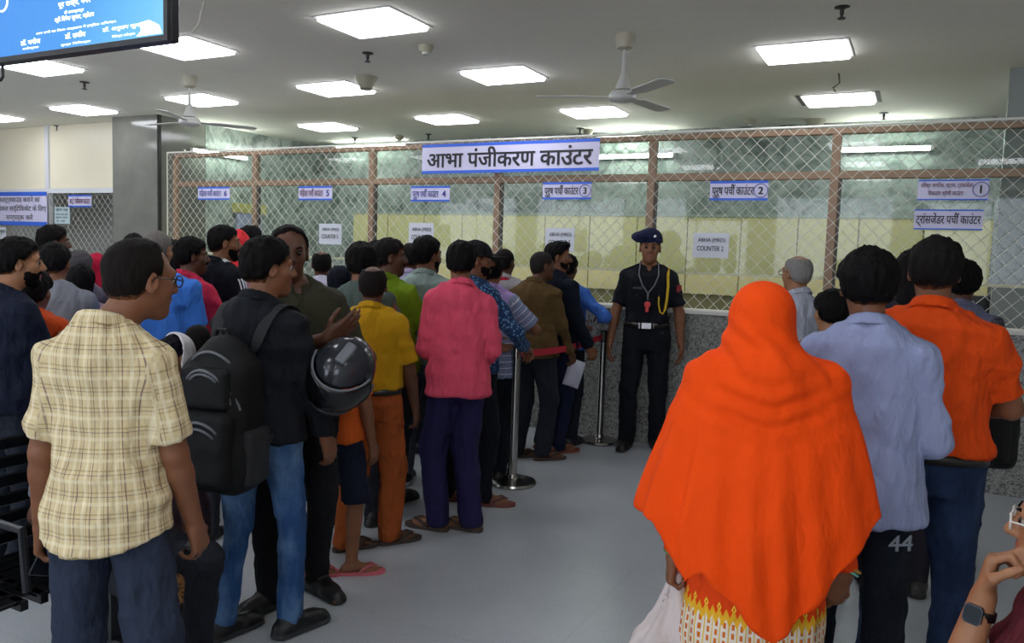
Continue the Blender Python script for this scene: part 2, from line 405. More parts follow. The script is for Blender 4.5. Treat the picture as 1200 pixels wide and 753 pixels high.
def head_prims(k):
    """(prim, blend, 'a'dd/'c'ut) in the body frame"""
    R, c, s = k.HR, k.hc, k.hs
    P = lambda p: c+R@(A3(p)*s)
    E = lambda p, r: ell(P(p), A3(r)*s, R)
    C = lambda a, b, ra, rb: rc(P(a), P(b), ra*s, rb*s)
    o = [(E((0, -.014, .028), (.074, .093, .084)), .02, 'a'), (E((0, .026, -.040), (.058, .060, .074)), .03, 'a'), (C((0, .064, -.096), (0, .060, -.098), .022, .022), .03, 'a'),
         (C((-.036, .072, .024), (.036, .072, .024), .014, .014), .02, 'a'), (C((-.040, .052, -.022), (-.034, .055, -.03), .022, .02), .02, 'a'), (C((.040, .052, -.022), (.034, .055, -.03), .022, .02), .02, 'a'),
         (E((-.031, .094, .004), (.017, .014, .010)), .012, 'c'), (E((.031, .094, .004), (.017, .014, .010)), .012, 'c'),
         (C((0, .084, .012), (0, .104, -.026), .009, .0125), .012, 'a'), (C((-.012, .092, -.030), (.012, .092, -.030), .009, .009), .008, 'a'),
         (E((0, .083, -.0545), (.024, .011, .006)), .005, 'a'), (E((0, .081, -.066), (.021, .011, .007)), .005, 'a'), (E((0, .095, -.060), (.022, .006, .0018)), .003, 'c')]
    for sd in (-1, 1):
        o += [(ell(P((sd*.077, -.008, -.008)), A3((.010, .020, .033))*s, R@rot('Z', sd*-22)), .008, 'a'), (ell(P((sd*.087, -.002, -.004)), A3((.007, .011, .019))*s, R@rot('Z', sd*-22)), .005, 'c')]
    return o
def hand_prims(Wr, A, N, T, curl, sd, s=1.):
    o = []; off = (.030, .010, -.010, -.029); al = (.088, .092, .087, .079); ln = (.95, 1.07, 1., .8)
    for i in range(4):
        K = Wr+(A*al[i]+T*off[i])*s; o.append((rc(Wr+(T*off[i]*.55+A*.012)*s, K, .0165*s, .0125*s), .014))
    for i in range(4):
        p = Wr+(A*al[i]+T*off[i])*s; th = 0.
        for j, l in enumerate((.043, .026, .021)):
            th += math.radians(curl*(.9, 1.3, .8)[j]+i*1.5); d = A*math.cos(th)+N*math.sin(th)+T*(off[i]*1.2); q = p+d*l*ln[i]*s
            o.append((rc(p, q, (.0098, .0088, .0082)[j]*s, (.0088, .0082, .0068)[j]*s), .004)); p = q
    p = Wr+(A*.026+T*.024)*s
    for d, l, r in ((A*.72+T*.72+N*.3, .046, .0135), (A*.9+T*.3+N*(.2+curl/90), .034, .0108), (A*.92+T*.1+N*(.25+curl/70), .026, .0095)):
        q = p+unit(d)*l*s; o.append((rc(p, q, r*s, r*.88*s), .008)); p = q
    return o
def body_mesh(sp, k, vox):
    xs = [v for a in k.arm.values() for v in (a[0], a[1], a[2], a[2]+a[3]*.2)]+[v for l in k.leg.values() for v in (l[1], l[2]+l[3]*.2)]+[k.hc]
    xs = np.array(xs); lo = np.minimum(xs.min(0)-.09, (-.24, -.2, -.01)); hi = np.maximum(xs.max(0)+.09, (.24, .2, 0)); lo[2] = -.01; hi[2] = max(1.72-k.drop, hi[2])
    f = Field(lo, hi, vox)
    f.add(loft(k.tab, -.012, k.lean), .02)
    for nm, (S, E, Wr, A, N, T, curl, sd) in k.arm.items():
        w = .94+.06*k.w-(.16 if sp.get('shirt', {}).get('sleeve') == 'long' else 0)
        f.add(rc(k.neck+A3((sd*.02, 0, .02)), S+A3((-sd*.01, 0, .0)), .040, .044), .035)
        f.add(rc(S, E, .047*w, .041*w), .035).add(rc(E, E+(Wr-E)*.3, .040*w, .040*w), .015).add(rc(E+(Wr-E)*.25, Wr, .040*w, .027), .012)
        for p, q in hand_prims(Wr, A, N, T, curl, sd): f.add(p, q)
    for nm, (Hp, K, An, fw, sd) in k.leg.items():
        tk = .013 if not sp['trousers'].get('short') else 0; f.add(rc(Hp, K, .082*k.w-tk, .056-tk), .035).add(rc(K, An, .050-tk, .037-tk*.3), .02)
        if not tk: f.add(rc(K+(An-K)*.25-fw*.014, K+(An-K)*.42-fw*.012, .042, .036), .02)
        h = An*A3((1, 1, 0))
        f.add(rc(h-fw*.035+A3((0, 0, .034)), h+fw*.02+A3((0, 0, .05)), .033, .036), .02).add(rc(h+A3((0, 0, .05)), h+fw*.135+A3((0, 0, .026)), .036, .028), .02)
        sdv = A3((fw[1], -fw[0], 0))*sd
        for j in range(5):
            b = h+fw*(.13-.012*j)+sdv*(-.028+.0145*j); f.add(rc(b+A3((0, 0, .022)), b+fw*(.055-.006*j)+A3((0, 0, .016)), .013, (.012 if j == 0 else .0085)), .006)
    f.add(rc(k.neck-A3((0, 0, .02)), k.hc+k.HR@A3((0, -.018, -.05))*k.hs, .060, .054), .03)
    for p, q, t in head_prims(k): f.add(p, q) if t == 'a' else f.cut(p, q)
    f.clip(lambda x, y, z: -z+0*x+0*y)
    V, N, Q = f.mesh()
    c = (V[Q].mean(1)-k.hc)@k.HR/k.hs
    lips = (np.abs(c[:, 0]) < .023) & (c[:, 1] > .074) & (c[:, 2] > -.0735) & (c[:, 2] < -.0485)
    return V, Q, lips.astype(np.int32)
def hair_mesh(sp, k, vox, seed):
    st = sp.get('hair', 'short'); t = {'short': .012, 'crop': .003, 'thick': .020, 'horseshoe': .006, 'quiff': .014, 'recede': .008, 'long': .016, 'part': .016}[st]
    f = Field((-.13, -.19, -.30 if st == 'long' else -.15), (.13, .14, .17), vox/k.hs)
    f.add(ell((0, -.014, .030), (.077+t, .096+t, .086+t)), .02).add(ell((0, -.036, -.020), (.064+t*.8, .066+t*.7, .07)), .02)
    if st == 'quiff': f.add(ell((0, .040, .098), (.060, .052, .032)), .02)
    if st == 'part': f.add(ell((.02, .03, .085), (.066, .060, .036)), .02)
    if st == 'long': f.add(ell((0, -.060, -.10), (.085, .065, .18)), .03)
    fr = {'recede': (.030, .075), 'horseshoe': (.01, .05), 'quiff': (.055, .052), 'long': (.05, .05)}.get(st, (.055, .048))
    ys = [-.2, -.085, -.04, -.022, -.008, .025, fr[0], .09, .2]; zs = [-.075, -.075, -.066, -.045, -.022, .0, fr[1]-.012, fr[1]+.006, fr[1]+.01]
    if st == 'long': zs[:4] = [-.3, -.3, -.25, -.12]
    Lz = lambda y: np.interp(y.ravel(), ys, zs).reshape(y.shape).astype(np.float32)
    f.F = f.F+(t*.95*np.clip(1-(f.ax[2][None, None, :]-Lz(f.ax[1][None, :, None]))/.045, 0, 1)).astype(np.float32)
    f.clip(lambda x, y, z: (Lz(y)-z)*.75+0*x)
    if st == 'recede': f.cut(ell((0, .075, .085), (.045, .04, .05)), .01); f.cut(ell((.05, .06, .06), (.03, .04, .04)), .01); f.cut(ell((-.05, .06, .06), (.03, .04, .04)), .01)
    if st == 'horseshoe': f.cut(ell((0, .005, .125), (.058, .105, .078)), .01)
    for sd in (-1, 1): f.cut(ell((sd*.086, .002, -.008), (.022, .024, .036)), .006)
    V, N, Q = f.mesh()
    fd = np.clip((V[:, 2]-np.interp(V[:, 1], ys, zs))/.034, 0, 1)
    a = {'crop': .001, 'horseshoe': .003, 'recede': .003}.get(st, .0065)
    V = V+N*((vnoise(V*np.array((55, 55, 22)), seed)-.5)*2*a+(vnoise(V*np.array((120, 120, 60)), seed+1)-.5)*a)[:, None]
    return k.hc+(V*k.hs)@k.HR.T, Q, fd
def beard_mesh(sp, k, vox, kind):
    f = Field((-.09, -.06, -.15), (.09, .13, .03), vox*.8)
    if kind == 'beard':
        f.add(ell((0, .026, -.041), (.0620, .0640, .0778)), .02).add(rc((0, .064, -.098), (0, .062, -.102), .0245, .0245), .02)
        f.clip(lambda x, y, z: np.maximum(z-np.interp(y.ravel(), [-.03, .02, .05, .075, .12], [.0, -.015, -.035, -.042, -.042]).reshape(y.shape).astype(np.float32)+0*x, -.005-y+0*x))
        f.cut(ell((0, .095, -.060), (.022, .03, .009)), .004)
    f.add(rc((-.020, .089, -.0455), (.020, .089, -.0455), .0085, .0085), .004)
    if kind == 'moustache': f.add(rc((-.030, .080, -.054), (-.018, .090, -.046), .005, .008), .004).add(rc((.030, .080, -.054), (.018, .090, -.046), .005, .008), .004)
    V, N, Q = f.mesh(); V = V+N*((vnoise(V*120, 4)-.5)*.004)[:, None]
    return k.hc+(V*k.hs)@k.HR.T, Q
def collar_mesh(sp, k, vox):
    nk = k.neck+A3((0, .006, 0)); f = Field(nk-.15, nk+.15, vox*.62)
    zt = lambda y: nk[2]+.058-np.clip(y-nk[1], -.08, .10)*.42
    def cone(off):
        def fn(x, y, z):
            px, py = (x-nk[0])/1.0, (y-nk[1]-.004)/1.0
            return (np.sqrt(px**2+py**2)-(.066+off+np.clip(zt(y)-z, 0, .1)*.52))*.85
        return fn
    f.F = np.minimum(f.F, cone(.006)(f.ax[0][:, None, None], f.ax[1][None, :, None], f.ax[2][None, None, :])); f.clip(lambda x, y, z: -cone(-.0035)(x, y, z))
    f.clip(lambda x, y, z: np.maximum(z-zt(y), zt(y)-.046-np.clip(y-nk[1]-.02, 0, .06)*.35-z)+0*x)
    f.clip(lambda x, y, z: np.where(y > nk[1], .016-np.abs(x), -1)+0*z)
    V, N, Q = f.mesh(); return V, Q, uv_of(V, k)
def uv_of(V, k):
    u = np.arctan2(V[:, 0], -V[:, 1]+.001)*.165; v = V[:, 2].copy(); best = np.full(len(V), 1e9)
    tor = np.sqrt((V[:, 0]/.17)**2+(V[:, 1]/.12)**2)
    for nm, (S, E, Wr, A, N, T, c, sd) in k.arm.items():
        for a, b, o in ((S, E, 0), (E, Wr, .275)):
            d = b-a; t = np.clip(((V-a)@d)/(d@d), 0, 1); r = V-a-t[:, None]*d; dist = np.linalg.norm(r, axis=1); m = (dist < .085) & (tor > 1.12) & (dist < best)
            e1 = unit(np.cross(d, (0, 1, 0))); e2 = np.cross(unit(d), e1); u = np.where(m, np.arctan2(r@e2, r@e1)*.06+.3, u); v = np.where(m, o+t*np.linalg.norm(d)+.02, v); best = np.where(m, dist, best)
    return np.stack([u, v], 1)
def shirt_mesh(sp, k, vox, seed):
    g = sp['shirt']; e = g.get('ease', .016); hem = g.get('hem', .98)-k.drop; long = g.get('sleeve', 'short'); top = 1.44-k.drop
    pts = np.array([v for a in k.arm.values() for v in a[:3]]); lo = np.minimum(pts.min(0)-.1, (-.26, -.24, 0)); hi = np.maximum(pts.max(0)+.1, (.26, .24, 0)); lo[2] = min(hem-.02, lo[2] if long == 'long' else hem-.02); hi[2] = max(1.50-k.drop, pts[:, 2].max()+.1)
    T = []
    for z, a, b, cy in k.tab:
        z0 = z+k.drop
        if z0 < 1.2 and not g.get('fit'): a = max(a, .158*k.w); b = max(b, .112*k.w)
        if z0 < .99 and hem+k.drop < .97: a = max(a, .176*k.w); b = max(b, .126*k.w); a += .016*(.99-z0)/.15; b += .012*(.99-z0)/.15
        T.append((z, a, b, cy))
    if hem < T[0][0]: T = [(hem-.01, T[0][1]+.01, T[0][2]+.01, T[0][3])]+T
    f = Field(lo, hi, vox)
    f.add(loft(T, e, k.lean), .02); Ft = f.F.copy()
    for nm, (S, E, Wr, A, N, Tt, c, sd) in k.arm.items():
        f.add(rc(k.neck+A3((sd*.025, -.005, .016)), S+A3((-sd*.012, 0, .006)), .044, .054), .045)
        if long == 'long':
            f.add(rc(S, E, .057, .050), .035).add(rc(E, E+(Wr-E)*.93, .051, .038), .02)
        elif long == 'roll': f.add(rc(S, E, .057, .051), .035).add(rc(E, E+(Wr-E)*.25, .052, .05), .015)
        elif long == 'short': f.add(rc(S, S+(E-S)*.8, .058, .060), .035)
    # sleeve openings: cut square to the arm
    for nm, (S, E, Wr, A, N, Tt, c, sd) in k.arm.items():
        if long == 'short': P, D = S+(E-S)*.80, unit(E-S)
        elif long == 'long': P, D = E+(Wr-E)*.93, unit(Wr-E)
        else: P, D = E+(Wr-E)*.24, unit(Wr-E)
        m = .085; sl, gr = f.sub(P-m, P+m, .03)
        if sl is not None:
            x, y, z = gr; ax = (x-P[0])*D[0]+(y-P[1])*D[1]+(z-P[2])*D[2]; rr = np.sqrt(np.maximum((x-P[0])**2+(y-P[1])**2+(z-P[2])**2-ax**2, 0))
            f.F[sl] = np.where((rr < .075) & (ax > -.02) & (ax < .12), np.minimum(np.maximum(f.F[sl], ax), Ft[sl]), f.F[sl])
    nk = k.neck+A3((0, .004, 0)); f.add(rc(nk+A3((0, -.006, -.06)), nk+A3((0, -.004, .004)), .088, .078), .03)
    if g.get('collar', 'shirt') == 'shirt': f.add(rc(nk+A3((0, 0, .004)), nk+A3((0, .008, .040)), .074, .066), .008); f.cut(rc(nk+A3((0, .05, .10)), nk+A3((0, .11, -.01)), .05, .02), .006)
    elif g['collar'] == 'polo': f.add(rc(nk+A3((0, 0, .0)), nk+A3((0, .006, .028)), .076, .068), .010)
    else: f.add(rc(nk+A3((0, 0, -.01)), nk+A3((0, .004, .008)), .074, .068), .015)
    ztop = lambda y: k.neck[2]+.052-np.clip(y-k.neck[1], -.02, .08)*.55
    hs = g.get('hemslope', 0)
    f.clip(lambda x, y, z: np.maximum(np.maximum(z-ztop(y), -1)+0*x, (hem+hs*(x/.2)**2+0*y-z)))
    V, N, Q = f.mesh(); uv = uv_of(V, k)
    return folds(folds(V, N, g.get('amp', .022), seed, (6, 6, 9)), N, .010, seed+40, (16, 16, 8)), Q, uv
def trouser_mesh(sp, k, vox, seed):
    g = sp['trousers']; fit = g.get('fit', 0.); short = g.get('short')
    pts = np.array([v for l in k.leg.values() for v in l[:3]]); wz = 1.02-k.drop
    lo = np.minimum(pts.min(0)-.12, (-.24, -.2, 0)); hi = np.maximum(pts.max(0)+.12, (.24, .2, 0)); lo[2] = 0; hi[2] = wz+.05
    f = Field(lo, hi, vox)
    T = [r for r in k.tab if r[0]+k.drop < 1.1]; f.add(loft(T, .008, None), .02)
    if k.drop: f.add(ell((0, -.01, .90-k.drop), (.17, .13, .11)), .03)
    for nm, (Hp, K, An, fw, sd) in k.leg.items():
        f.add(rc(Hp, K, .093*k.w, .066+fit), .04)
        if short: f.add(rc(K, K+(An-K)*.08, .068+fit, .070+fit), .02)
        else: f.add(rc(K, An+A3((0, 0, -.03)), .062+fit, .052+fit*1.1), .02)
    if short:
        zc = min(l[1][2] for l in k.leg.values())-.01; f.clip(lambda x, y, z: zc-z+0*x+0*y)
    f.clip(lambda x, y, z: np.maximum(z-wz, .035-z)+0*x+0*y)
    V, N, Q = f.mesh()
    return folds(folds(V, N, g.get('amp', .018), seed, (9, 9, 4)), N, .008, seed+50, (12, 12, 16)), Q
def shoe_mesh(k, nm, vox, kind):
    Hp, K, An, fw, sd = k.leg[nm]; h = An*A3((1, 1, 0)); r = A3((fw[1], -fw[0], 0)); Z = A3((0, 0, 1))
    f = Field(np.minimum(h-.12, h+fw*.22-.08)*A3((1, 1, 0)), np.maximum(h+.12, h+fw*.22+.08)*A3((1, 1, 0))+A3((0, 0, .17)), vox)
    f.add(rc(h-fw*.040+Z*.036, h+fw*.02+Z*.05, .042, .044), .015).add(rc(h+Z*.05, h+fw*.12+Z*.034, .045, .042), .03).add(rc(h+fw*.11+Z*.030-r*.006*sd, h+fw*.165+Z*.028-r*.004*sd, .043, .034), .02)
    f.add(rc(h+Z*.06, An+Z*(.03 if kind == 'boot' else .005), .045, .046), .02)
    for p in (-.042, 0, .05, .1, .15, .185): f.add(rc(h+fw*p+Z*.010, h+fw*(p+.02)+Z*.010, .048 if p > .04 else .044, .048 if p > .04 else .044), .01) if False else None
    f.add(rc(h-fw*.04+Z*.012, h+fw*.165+Z*.012, .046, .042), .006)
    f.clip(lambda x, y, z: np.maximum(-z, z-(.14 if kind == 'boot' else .098))+0*x+0*y)
    V, N, Q = f.mesh(); return V, Q, (V[Q].mean(1)[:, 2] < .028).astype(np.int32)
def sandal_mb(k, nm):
    Hp, K, An, fw, sd = k.leg[nm]; h = An*A3((1, 1, 0)); r = A3((fw[1], -fw[0], 0))*sd; Z = A3((0, 0, 1)); b = MB()
    out = []
    for t, w1, w2 in ((-.075, .012, .012), (-.065, .030, .030), (-.03, .038, .038), (.05, .036, .040), (.12, .046, .048), (.17, .046, .040), (.20, .034, .022), (.212, .012, .004)): out.append((t, w1, w2))
    poly = [h+fw*t-r*a for t, a, b2 in out]+[h+fw*t+r*b2 for t, a, b2 in reversed(out)]
    b.prism([p+Z*.001 for p in poly], (0, 0, .020), 0)
    for s0 in (-1, 1):
        pts = [h+fw*(.16)+r*(-.012)+Z*.045, h+fw*.12+r*(s0*.024-.002)+Z*.058, h+fw*.07+r*s0*.044+Z*.040, h+fw*.05+r*s0*.044+Z*.016]; b.tube(pts, [.006, .008, .009, .008], 8, 1)
    return b
# ------------------------------------------------------------------ the place
def build_room():
    Yw = 6.44; Zc = 3.04
    # floor: polished speckled stone in large slabs
    b = NB('polished_stone'); v = b.coord(); sp = b.noise(v, 210, 2, .7); cl = b.noise(v, 1.4, 4, .6)
    br = b.n('ShaderNodeTexBrick', offset=0.0, squash=1.0); b.l(b.coord((1, 1, 1)), br.inputs['Vector'])
    for kk, vv in (('Scale', 1.0), ('Mortar Size', .0022), ('Brick Width', 1.2), ('Row Height', .9), ('Mortar Smooth', .2)): br.inputs[kk].default_value = vv
    c = b.mix(b.ramp(cl, [(.3, '#000000'), (.75, '#ffffff')]), '#a3a8ae', '#b6babe')
    c = b.mix(b.ramp(sp, [(.36, '#ffffff'), (.46, '#000000')]), c, '#7f858b'); c = b.mix(b.ramp(sp, [(.6, '#000000'), (.7, '#ffffff')]), c, '#b9bcbe')
    c = b.mix(b.math('MULTIPLY', br.outputs['Fac'], .22), c, '#5c6064'); b.base(c); b.set(.24, 0, .5)
    rr = b.n('ShaderNodeMapRange'); rr.inputs[3].default_value = .285; rr.inputs[4].default_value = .33; b.l(cl, rr.inputs[0]); b.l(rr.outputs[0], b.p.inputs['Roughness'])
    struct(MB().box((-13, -4.5, -.1), (4, 10, 0)).build('floor', b.m))
    ceil = M('ceiling_paint', '#efece0', .8, var=.04, scale=1.2)
    struct(MB().box((-13, -4.5, Zc), (4, 10, Zc+.1)).build('ceiling', ceil))
    wallp = M('wall_paint', '#d8d3c6', .7)
    struct(MB().box((3.0, -4.5, 0), (3.1, 10, Zc)).build('wall_right', wallp))
    struct(MB().box((-13.1, -4.5, 0), (-13, 10, Zc)).build('wall_left', wallp))
    struct(MB().box((-13, -4.6, 0), (4, -4.5, Zc)).build('wall_back', wallp))
    wm = emis('added_daylight_glow', '#e8f0ff', ADDED_WINDOW_E); wfm = M('window_white', '#d6d6d2', .5)  # unseen glowing windows, added to brighten the ceiling and the crowd
    for i, x in enumerate((-11.2, -8.4, -5.6, -2.8, 0.0)):
        MB().box((x, -4.49, 1.0), (x+2.2, -4.47, 2.9)).build('pane', wm, struct(MB().box((x-.06, -4.5, .94), (x+2.26, -4.46, 1.0)).box((x-.06, -4.5, 2.9), (x+2.26, -4.46, 2.96)).box((x-.06, -4.5, 1.0), (x, -4.46, 2.9)).box((x+2.2, -4.5, 1.0), (x+2.26, -4.46, 2.9)).box((x+1.08, -4.5, 1.0), (x+1.12, -4.455, 2.9)).build('window_%d' % (i+1), wfm)))
    # granite dado under the counters
    b = NB('speckled_granite'); v = b.coord(); n1 = b.noise(v, 34, 4, .75); n2 = b.noise(v, 95, 2, .6)
    vo = b.n('ShaderNodeTexVoronoi'); vo.inputs['Scale'].default_value = 48; b.l(v, vo.inputs['Vector'])
    c = b.mix(b.ramp(n1, [(.38, '#000000'), (.58, '#ffffff')]), '#2f3031', '#8f908c'); c = b.mix(b.ramp(n2, [(.5, '#000000'), (.62, '#ffffff')]), c, '#a9a8a2')
    c = b.mix(b.ramp(vo.outputs['Distance'], [(.05, '#ffffff'), (.3, '#000000')]), c, '#43454a'); b.base(c); b.set(.28); granite = b.m
    struct(MB().box((-8.05, Yw-.02, 0), (3, Yw+.10, 1.13)).build('wall_counter', granite))
    b = NB('green_marble'); v = b.coord((1, 1, 1)); nz = b.n('ShaderNodeTexNoise'); nz.inputs['Scale'].default_value = 2.6; nz.inputs['Detail'].default_value = 9; nz.inputs['Roughness'].default_value = .72; nz.inputs['Distortion'].default_value = 2.2; b.l(v, nz.inputs['Vector'])
    c = b.ramp(nz.outputs['Fac'], [(.30, '#59655f'), (.45, '#8f9a93'), (.55, '#bcc5bd'), (.62, '#8f9a94'), (.75, '#d6dbd4')]); b.base(c); b.set(.18); marble = b.m
    struct(MB().box((-8.05, 9.0, 0), (3, 9.1, Zc)).build('wall_booth', marble))
    q = atY(1166, 300, 6.9); struct(MB().box((q.x, 6.9, 0), (3, 7.0, Zc)).build('wall_boothside', M('grey_panel', '#8d938f', .4, var=.1, scale=2)))
    # grey granite column with its return face
    b = NB('grey_granite'); v = b.coord(); c = b.mix(b.ramp(b.noise(v, 3, 5, .65), [(.3, '#000000'), (.7, '#ffffff')]), '#76776f', '#908f87'); c = b.mix(b.noise(v, 160, 2), c, '#62635e'); b.base(c); b.set(.12); gg = b.m
    xl, xr = atY(132, 200, 6.40).x, atY(185, 200, 6.40).x
    struct(MB().box((xl, 6.40, 0), (xr-.012, 7.1, Zc)).build('wall_pillar', gg))
    struct(MB().box((xl+.1, 7.1, 0), (xr-.004, 9.0, Zc)).build('wall_endface', marble))
    struct(MB().box((xr-.012, 6.41, 0), (xr, 6.45, Zc)).build('trim_1', M('dark_joint', '#2a2a28')))
    # sill on the dado
    sill = MB().box((xr, Yw-.06, 1.13), (3, Yw+.16, 1.165), 0, .006).build('counter_sill', M('white_stone', '#d2d0c8', .35)); tag(sill, 'long white stone sill along the top of the granite counter front', 'sill')
    # booth desk, panelling
    desk = empty('booth_desk', (-2.5, 7.3, 0), 'long grey work desk running behind the wire mesh counters', 'desk')
    dm = M('grey_laminate', '#6e6f6c', .5); MB().box((-5.4, -.25, .88), (4.6, .45, .92)).build('worktop', dm, desk); MB().box((-5.4, -.22, 0), (4.6, -.19, .88)).build('front_panel', M('dark_laminate', '#3c3d3c', .6), desk)
    for x in (-5.38, -2, 1.3, 4.56): MB().box((x, -.2, 0), (x+.04, .43, .88)).build('leg', dm, desk)
    yb = 8.6
    z0, z1 = atY(700, 338, yb).z, atY(700, 253, yb).z
    x0, x1 = atY(414, 252, yb).x, atY(1165, 260, yb).x
    pan = empty('yellow_partition', ((x0+x1)/2, yb, 0), 'pale yellow panelled partition standing behind the glass', 'partition'); cx = (x0+x1)/2
    pm = M('yellow_laminate', '#e9dfa0', .45, var=.05, scale=3)
    n = 13
    for i in range(n):
        a, c2 = x0+(x1-x0)*i/n, x0+(x1-x0)*(i+1)/n
        MB().box((a-cx+.005, 0, z0), (c2-cx-.005, .03, z1), 0, .003).build('panel', pm, pan)
    MB().box((x0-cx, .03, 0), (x1-cx, .05, z1)).build('backing', M('panel_joint', '#8a865c', .5), pan)
    MB().box((x0-cx, -.01, z1), (x1-cx, .05, z1+.03)).build('cap_rail', M('cap_rail', '#a9b3a4', .4), pan)
    # things in the booth
    bx = atY(845, 352, 7.1); j = MB().lathe([(.05, 0), (.062, .02), (.062, .13), (.05, .15), (.03, .155), (.03, .175)], (0, 0, 0), 20).build('jar', M('milky_plastic', '#aab2b4', .3)); j.location = (bx.x, 7.2, .92); tag(j, 'white plastic jar on the desk behind the mesh near the guard', 'jar')
    for i, (px, py, lab) in enumerate(((1090, 330, 'grey computer screen behind the mesh beside the orange polo man'), (1150, 335, 'dark computer screen standing rightmost behind the mesh'))):
        p = atY(px, py, 7.3); mo = empty('computer_monitor', (p.x, 7.35, .92), lab, 'monitor')
        MB().box((-.26, -.02, .12), (.26, .02, .44), 0, .008).build('screen', M('monitor_grey' if i == 0 else 'monitor_black', '#7a7d78' if i == 0 else '#151617', .4), mo)
        MB().box((-.03, .0, .01), (.03, .03, .2)).box((-.11, -.08, 0), (.11, .08, .012)).build('stand', M('black_plastic', '#141415', .4), mo)
    # cabinet with lavender door deep on the left
    p0, p1 = atX(276, 262, xr), atX(304, 262, xr)
    dr = empty('door', (xr, (p0.y+p1.y)/2, 0), 'pale lavender door under a yellow lintel at the far left of the booth', 'door', math.pi/2); w = (p1.y-p0.y)/2
    MB().box((-w, -.05, 0), (w, 0, 1.98), 0, .004).build('leaf', M('lavender_door', '#aab0cf', .4), dr); MB().box((-w-.06, -.07, 1.98), (w+.06, 0, 2.10)).build('lintel', M('yellow_paint', '#c6c070', .5), dr)
    MB().tube([(w-.1, -.1, 1.0), (w-.1, -.1, 1.12)], .012).build('handle', M('steel', '#b9bcc0', .25, 1), dr)
    # window partition: bronze frame with glass
    fr = M('bronze_frame', '#8f745c', .45, .1, bump=.05); fd = M('dark_frame', '#4a443e', .5)
    part = empty('window_partition', (-2.5, Yw+.09, 1.165), 'bronze framed glass partition above the counter sill behind the wire mesh', 'partition'); ox, oy, oz = -2.5, Yw+.09, 1.165
    zt = 2.595; ztr = 2.215; xm = -7.84
    MB().box((xm-ox, -.03, zt-oz-.045), (2.98-ox, .03, zt-oz), 0, .004).build('top_rail', fr, part)
    MB().box((xm-ox, -.03, ztr-oz), (2.98-ox, .03, ztr-oz+.06), 0, .004).build('transom', fr, part)
    posts = [xm]+[atY(px, 260, Yw+.09).x for px in (300, 436, 583, 762, 975)]+[1.05]
    for i, x in enumerate(posts):
        MB().box((x-ox-.032, -.032, 0), (x-ox+.032, .032, zt-oz-.045), 0, .004).build('post', fr, part)
        if 0 < i < len(posts)-1: MB().box((x-ox+.032, -.02, .02), (x-ox+.05, .02, ztr-oz)).build('post_gasket', fd, part)
    b = NB('window_glass'); b.t.nodes.remove(b.p); out = b.t.nodes['Material Output']; tr = b.n('ShaderNodeBsdfTransparent'); tr.inputs[0].default_value = (.86, .90, .88, 1); gl = b.n('ShaderNodeBsdfGlossy'); gl.inputs['Roughness'].default_value = .02; fz = b.n('ShaderNodeFresnel'); mx = b.n('ShaderNodeMixShader'); ge = b.n('ShaderNodeNewGeometry'); b.l(b.math('MULTIPLY', fz.outputs[0], b.math('SUBTRACT', 1.0, ge.outputs['Backfacing'])), mx.inputs[0]); b.l(tr.outputs[0], mx.inputs[1]); b.l(gl.outputs[0], mx.inputs[2]); b.l(mx.outputs[0], out.inputs[0])
    for i in range(len(posts)-1):
        MB().box((posts[i]-ox+.03, -.003, .30), (posts[i+1]-ox-.03, .003, ztr-oz), 0).build('glass_pane', b.m, part)
        MB().box((posts[i]-ox+.03, -.003, ztr-oz+.06), (posts[i+1]-ox-.03, .003, zt-oz-.045), 0).build('glass_pane', b.m, part)
        MB().box((posts[i]-ox+.03, -.012, .285), (posts[i+1]-ox-.03, .012, .305), 0).build('glazing_bar', M('pale_bar', '#c9c7a4', .4), part)
    # the wire mesh
    wire = M('galvanised_wire', '#e2e0d6', .5, .0)
    def chainlink(name, x0, x1, z0, z1, Y, p, lab, parent=None, r=.0028):
        b = MB(); n = int((x1-x0)/p)
        for i in range(n+1):
            xc = x0+(i+.5)*p; pts = []; m = int((z1-z0)/p); 
            for q in range(m+1):
                s = 1 if (q+i) % 2 else -1; pts.append((min(max(xc+s*p*.515, x0), x1), Y+s*.003, z0+(z1-z0)*q/m))
            b.tube(pts, r, 4)
        return b
    scr = empty('wire_mesh_screen', (-2.5, 6.40, 1.165), 'long galvanised chain link mesh screen fixed in front of the counter windows', 'mesh screen')
    mb = chainlink('m', xm+2.5, 5.45, .0, 1.43, 0, .0535, '', None); mb.build('chain_link', wire, scr, True)
    MB().tube([(xm+2.5, 0, 0), (xm+2.5, 0, 1.43), (5.45, 0, 1.43), (5.45, 0, 0)], .009, 8, closed=True).build('edge_rod', wire, scr)
    # tube lights on the booth's back wall; lower and rightmost stand for glass reflections
    te = emis('tube_glow', '#f4fff6', TUBE_E); hm = M('batten_white', '#e6e6e2', .4)
    for i, (a, c2, yy, lab) in enumerate(((395, 477, 173, 'white tube light high in the booth left of the big banner'), (700, 752, 163, 'upper white tube light in the booth right of the big banner'), (700, 790, 184, 'glass reflection right of the big banner, built as lower tube light'), (985, 1092, 176, 'rightmost long glass reflection high in the booth, built as tube light'))):
        pa, pb = atY(a, yy, 8.93), atY(c2, yy, 8.93); L = abs(pb.x-pa.x)/2; t = empty('tube_light', ((pa.x+pb.x)/2, 8.95, pa.z), lab, 'tube light', 0, 'booth tube lights')
        MB().tube([(-L, -.03, 0), (L, -.03, 0)], .017, 10).build('tube', te, t); MB().box((-L-.02, -.012, -.025), (L+.02, .05, .03), 0, .004).build('batten', hm, t)
        for s in (-1, 1): MB().box((s*L-.015, -.05, -.022), (s*L+.015, 0, .022)).build('end_cap', hm, t)
